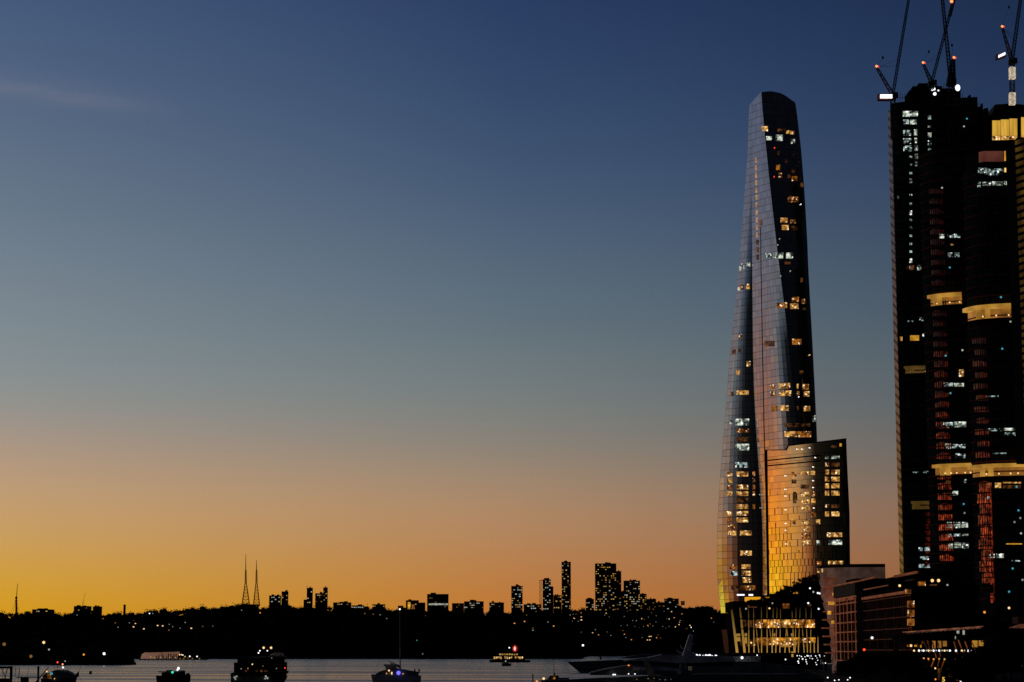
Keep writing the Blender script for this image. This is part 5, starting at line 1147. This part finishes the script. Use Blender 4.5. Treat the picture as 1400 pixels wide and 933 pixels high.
# sailing catamaran
Y = 700; sa = thing('sailing_catamaran', 'grey sailing catamaran with a very tall bare mast and a blue lamp', 'boat', at(541, 936, Y))
x0 = at(508,929,Y); x1 = at(575,923,Y)
for yy in (Y-3, Y+3): hull(MB(), x0.x, x1.x, x0.z+1.6, x1.z-.2, yy, 1.8, rake=.05).build('hull', 'hullgrey', sa)
MB().side(spoly([(511,924),(520,918),(530,915),(544,914),(572,919),(572,925),(511,927)],Y), Y-3, Y+3).build('deckhouse', 'darkboat', sa)
MB().side(spoly([(525,908.4),(541,908.8),(543,911),(526,911)],Y), Y-2.3, Y+2.3).side(spoly([(527,911),(541,911),(543,915),(528,915)],Y), Y-2, Y+2).build('cockpit_roof', 'hullgrey', sa)
MB().bar(at(547.2,917,Y), at(546.6,833.5,Y), .34, .2, 8).build('mast', 'hullgrey', sa); MB().bar(at(546.8,857,Y), at(548.5,858,Y), .1).bar(at(535,885,Y), at(556,886.5,Y), .08).build('spreader', 'steel', sa)
MB().bar(at(546.8,911,Y), at(532,904,Y), .22, .18, 6).bar(at(546.8,912.5,Y), at(533.5,907,Y), .4, .3, 8).build('boom', 'darkboat', sa)
MB().bar(at(546.6,834,Y), at(511,924,Y), .04).bar(at(546.6,834,Y), at(574,920,Y), .04).build('stay', 'steel', sa)
for px, py, k, r in ((546.6,833.2,'lampwhite',.28),(531.8,917,'lampwarm',.3),(544.8,920.2,'lampblue',.65),(551,921.5,'winwarm',.25)): MB().blob(at(px,py,Y-4), r, 8, 6).build('deck_lamp', k, sa)
patch(lambda a, b_: at(a, b_, Y-3.2), 528, 919, 537.5, 922.5, 'orange', sa); patch(lambda a, b_: at(a, b_, Y-4), 538, 928.5, 545, 931.5, 'hullgrey', sa, 'locker')
def figure(label, px, py, Y, h=1.7, z0=None):
    """a small standing figure seen far off: one skin of head, trunk, arms and legs"""
    p = at(px, py, Y); me = bpy.data.meshes.new('person'); o = bpy.data.objects.new('person', me); C.objects.link(o); o.location = p
    mb = MB(); k = h/1.7
    J = [((-.1,0,0),(-.1,0,.85),.14,.2),((.1,0,0),(.1,0,.85),.14,.2),((0,0,.8),(0,0,1.42),.34,.42),((-.2,0,1.38),(-.28,.05,.85),.11,.09),((.2,0,1.38),(.28,.05,.85),.11,.09),((0,0,1.4),(0,0,1.52),.12,.12)]
    for a, b_, w0, w1 in J: mb.bar(Vector(a)*k, Vector(b_)*k, w0*k, w1*k, 8)
    mb.blob((0,0,1.6*k), .12*k, 8, 6, 1.2); me.from_pydata(mb.v, [], mb.f); me.materials.append(M['darkboat']); tag(o, label, 'person', 'people standing on the catamaran stern'); return o
figure('person standing in dark clothes on the catamaran deck, left of the other', 567, 921.5, 699); figure('person standing in dark clothes at the very stern of the catamaran', 573, 921, 699, 1.6)
# harbour ferry and the tender in front of it
Y = 1950; fe = thing('ferry', 'distant two decked ferry glowing with warm windows, red lamp behind its funnel', 'ferry', at(697, 905, Y))
x0 = at(668.5,902.5,Y); x1 = at(725,902.8,Y); hull(MB(), x0.x, x1.x, x0.z, x1.z, Y, 9, rake=.03).build('hull', 'black', fe)
MB().side(spoly([(674,896.8),(718,896.8),(718,903),(674,903)],Y), Y-3.6, Y+3.6).build('main_deck', 'black', fe); MB().side(spoly([(681,893.5),(710,893.5),(710,897),(681,897)],Y), Y-2.8, Y+2.8).side(spoly([(690,891.5),(700,891.5),(701,893.6),(689,893.6)],Y), Y-2, Y+2).build('upper_deck', 'darkboat', fe)
for i in range(14):
    x_ = 675+i*2.9
    if i in (4,9): continue
    patch(lambda a, b_: at(a, b_, Y-4.2), x_, 898, x_+2.2, 901.3-(i % 3)*.4, 'warm' if i % 3 else 'winwarm', fe)
for i in range(8): x_ = 682.5+i*3.3; patch(lambda a, b_: at(a, b_, Y-3.4), x_, 894, x_+2.2, 895.8, 'winwarm' if i % 2 else 'warm', fe)
MB().bar(at(696,892,Y), at(696,885,Y), .3, .2, 6).build('mast', 'steel', fe); MB().blob(at(696.3,885.8,Y-2), .65, 8, 6).build('mast_lamp', 'lampwhite', fe)
rs = thing('red_light_sign', 'round red ring lamp with a white core above the distant ferry', 'lamp', at(704, 901, Y+30)); MB().bar(at(704,903,Y+30), at(704,889,Y+30), .5, .4, 6).build('pole', 'steel', rs)
c = at(704,887,Y+29); mb = MB()
for i in range(20):
    a0, a1 = 2*math.pi*i/20, 2*math.pi*(i+1)/20
    mb.bar(c+Vector((math.cos(a0)*1.9,0,math.sin(a0)*2.7)), c+Vector((math.cos(a1)*1.9,0,math.sin(a1)*2.7)), .9)
mb.build('ring', glow('red_ring', (215,40,30), .8, lo=.8), rs); MB().blob(c+Vector((-.1,-.4,0)), .95, 10, 8, 2.0).build('core', glow('pink_core', (255,190,180), 1.3, lo=1), rs)
Y = 1500; te = thing('tender', 'tiny dark launch crossing in front of the distant ferry', 'boat', at(692, 910, Y)); x0 = at(686,906.8,Y); x1 = at(699.5,907.2,Y)
hull(MB(), x1.x, x0.x, x1.z, x0.z, Y, 2.6).build('hull', 'darkboat', te); MB().side(spoly([(688.5,907),(690,904.4),(694,904.4),(695.5,907)],Y), Y-.9, Y+.9).build('cabin', 'paleboat', te); MB().blob(at(691.3,904,Y-1), .4, 6, 5).build('lamp', 'winwhite', te)
# tug left
Y = 720; tu = thing('tug_boat', 'low black tug with a flat awning, a green lamp and a white lamp', 'boat', at(236, 933, Y))
x0 = at(213,924,Y); x1 = at(259.5,924,Y); hull(MB(), x0.x, x1.x, x0.z, x1.z, Y, 4.2, rake=.04).build('hull', 'black', tu)
MB().side(spoly([(222,919.6),(252,918),(253,925),(222,925)],Y), Y-1.6, Y+1.6).build('cabin', 'black', tu); MB().side(spoly([(216.5,918.2),(240,918),(240,919),(218,919.4)],Y), Y-1.9, Y+1.9).side(spoly([(228,916.4),(236,916.2),(236,918.4),(228,918.4)],Y), Y-1.2, Y+1.2).side(spoly([(245,916.6),(252,917),(253,919),(244,919)],Y), Y-1.4, Y+1.4).build('awning', 'darkboat', tu)
MB().blob(at(235.8,919.4,Y-3), .42, 8, 6).build('green_lamp', glow('teal_lamp', (60,215,180), 1.2, lo=1), tu); MB().blob(at(244,914,Y-3), .4, 8, 6, 1.2).blob(at(242.6,916,Y-3), .3, 8, 6).build('white_lamp', 'lampwhite', tu)
MB().blob(at(257,925,Y-1), .9, 8, 6, 1.3).build('fender', 'black', tu); MB().bar(at(243.5,919,Y), at(244.3,914,Y), .12).build('mast', 'steel', tu)
# launch with orange cabin
Y = 660; la = thing('cabin_cruiser', 'dark cabin cruiser with an orange lit stern cabin near the left dock', 'boat', at(82, 937, Y))
x0 = at(58,928,Y); x1 = at(106,925,Y); hull(MB(), x1.x, x0.x, x1.z, x0.z, Y, 4.4, rake=.08).build('hull', 'darkboat', la)
MB().side(spoly([(72,918),(79,916),(91,916.5),(99,920),(104,927),(72,929)],Y), Y-2, Y+2).build('wheelhouse', 'darkboat', la); MB().side(spoly([(60,924),(64,920.2),(72,920),(72,930),(60,930)],Y), Y-1.8, Y+1.8).build('stern_cabin', 'darkboat', la)
patch(lambda a, b_: at(a, b_, Y-1.9), 64.5, 921.5, 71.5, 929.5, 'orange', la); patch(lambda a, b_: at(a, b_, Y-1.9), 59, 926, 64, 930, 'dim', la); patch(lambda a, b_: at(a, b_, Y-2.1), 68.5, 920, 72, 922.6, 'lampcyan', la, 'screen')
for px, py, k, r in ((64,918.4,'lampwarm',.3),(86.2,912.8,'lampwhite',.4),(85.6,908.5,'lamppeach',.35),(89,904.2,'winwhite',.28),(74.5,928.2,'lampwarm',.2)): MB().blob(at(px,py,Y-2.4), r*.75, 8, 6).build('lamp', k, la)
MB().bar(at(86,917,Y), at(88.5,904,Y), .14).bar(at(74,917,Y), at(74.4,912.5,Y), .1).bar(at(93,918,Y), at(92.6,914,Y), .1).build('mast', 'steel', la); MB().add([at(101.5,924,Y), at(108,917.5,Y), at(108,924.8,Y), at(106,926,Y)], [(0,1,2,3)]).bar(at(104,927,Y), at(110,913,Y), .08).build('flag', 'black', la)
MB().bar(at(107,925,Y), at(113,933,Y), .08).build('anchor_rope', 'black', la)
# dock frame at the left edge
Y = 420; dk = thing('timber_dock', 'black timber dock frame with posts and rigging at the bottom left corner', 'dock', at(30, 965, Y))
for px, w_ in ((15.5,.42),(52.5,.32)): MB().bar((at(px,933,Y).x,Y,-1), at(px,911,Y), w_, w_, 8).build('post', 'black', dk)
MB().bar(at(48,934,Y), at(66.5,912.5,Y), .22, .12, 6).bar(at(10,932,Y), at(1,912,Y), .12).bar(at(4,934,Y), at(11,913,Y), .12).bar(at(24,933,Y), at(27,912,Y), .06).bar(at(35,933,Y), at(40,913,Y), .06).build('brace', 'black', dk)
mb = MB(); pbox(mb,22,49,926,927,Y,3); pbox(mb,-30,12,911.5,914.2,Y,3); pbox(mb,-30,14,905,906,Y+2,1); pbox(mb,28,36,927,940,Y+1,2); pbox(mb,-20,10,928,940,Y+1,2); mb.build('deck', 'black', dk)
for px in (3,7,20,25.5): MB().bar(at(px,934,Y), at(px+1.5,914,Y), .07).build('rope', 'black', dk)
# ferry pier shed in the distance
Y = 2350; pr = thing('pier_shed', 'long rosy pier shed on piles across the water, lights at its right end', 'pier', at(220, 904, Y))
MB().side(spoly([(192,900.5),(194,894.5),(199,891.8),(243,891.2),(243,901),(192,901)],Y), Y, Y+14).build('wall', glow('glowing_rosy_shed', (176,130,108), .42, lo=.6, scale=.05, col2=(140,95,75)), pr)  # wall glows; the light falling on it is put into emission
MB().side(spoly([(199,891.9),(243,890.6),(244,891.4),(199,892.6)],Y), Y-1, Y+15).build('roof', 'slate', pr)
mb = MB(); pbox(mb,190,281,901,902.3,Y-3,20); mb.build('deck', 'black', pr)
mb = MB()
for i in range(16): p = at(192+i*5.9, 902, Y-2); mb.box(p.x-.6,p.x+.6,Y-2.5,Y-1.5,-1,p.z)
mb.build('piles', 'black', pr)
mb = MB(); rg = random.Random(4)
for i in range(16): px = 214+i*2.4+rg.uniform(-.6,.6); p = at(px, 901, Y-2.6); mb.box(p.x-.5,p.x+.5,Y-3,Y-2.6,p.z,p.z+rg.uniform(2.5,6))
mb.side(spoly([(243,901),(244,895),(256,896.5),(262,898.5),(276,899.5),(279,901.5)],Y), Y, Y+8); mb.build('landing_stage', 'black', pr)
for px, py, k, r in ((245.5,895.4,'lampwarm',.7),(248,895.3,'lampwarm',.7),(250,895.8,'lampwhite',.6),(259.5,897.6,'lampwhite',.8),(269.4,897.8,'lampwhite',.8),(253,898,'winwarm',.8),(240,899.5,'winwarm',.6),(226,898.6,'winwhite',.5),(219,898.8,'winwarm',.6),(206,898.5,'winwarm',.6),(246,900.8,'windim',.9),(251,901,'windim',.9),(257,900,'windim',.8),(263,900.6,'windim',.8),(273,900.8,'winwarm',.5),(211,899.6,'winwarm',.5),(232,899,'winwarm',.5)): MB().blob(at(px,py,Y-5), r, 8, 5).build('lamp', k, pr)
mp = thing('mooring_pile', 'dark dolphin pile at the right end of the distant pier', 'pile', at(281.5,905,Y)); MB().bar((at(281.5,905,Y).x,Y,-1), at(281.5,900.3,Y), 1., .8, 8).build('shaft', 'black', mp)
# ---------------------------------------------------------------- a tall hotel wall of glass beside the podium needs no more; drop unused prototypes
for pr_ in list(proto_h.values())+list(proto_l.values()):
    if id(pr_) not in used:
        for ch in list(pr_.children): bpy.data.objects.remove(ch)
        bpy.data.objects.remove(pr_)
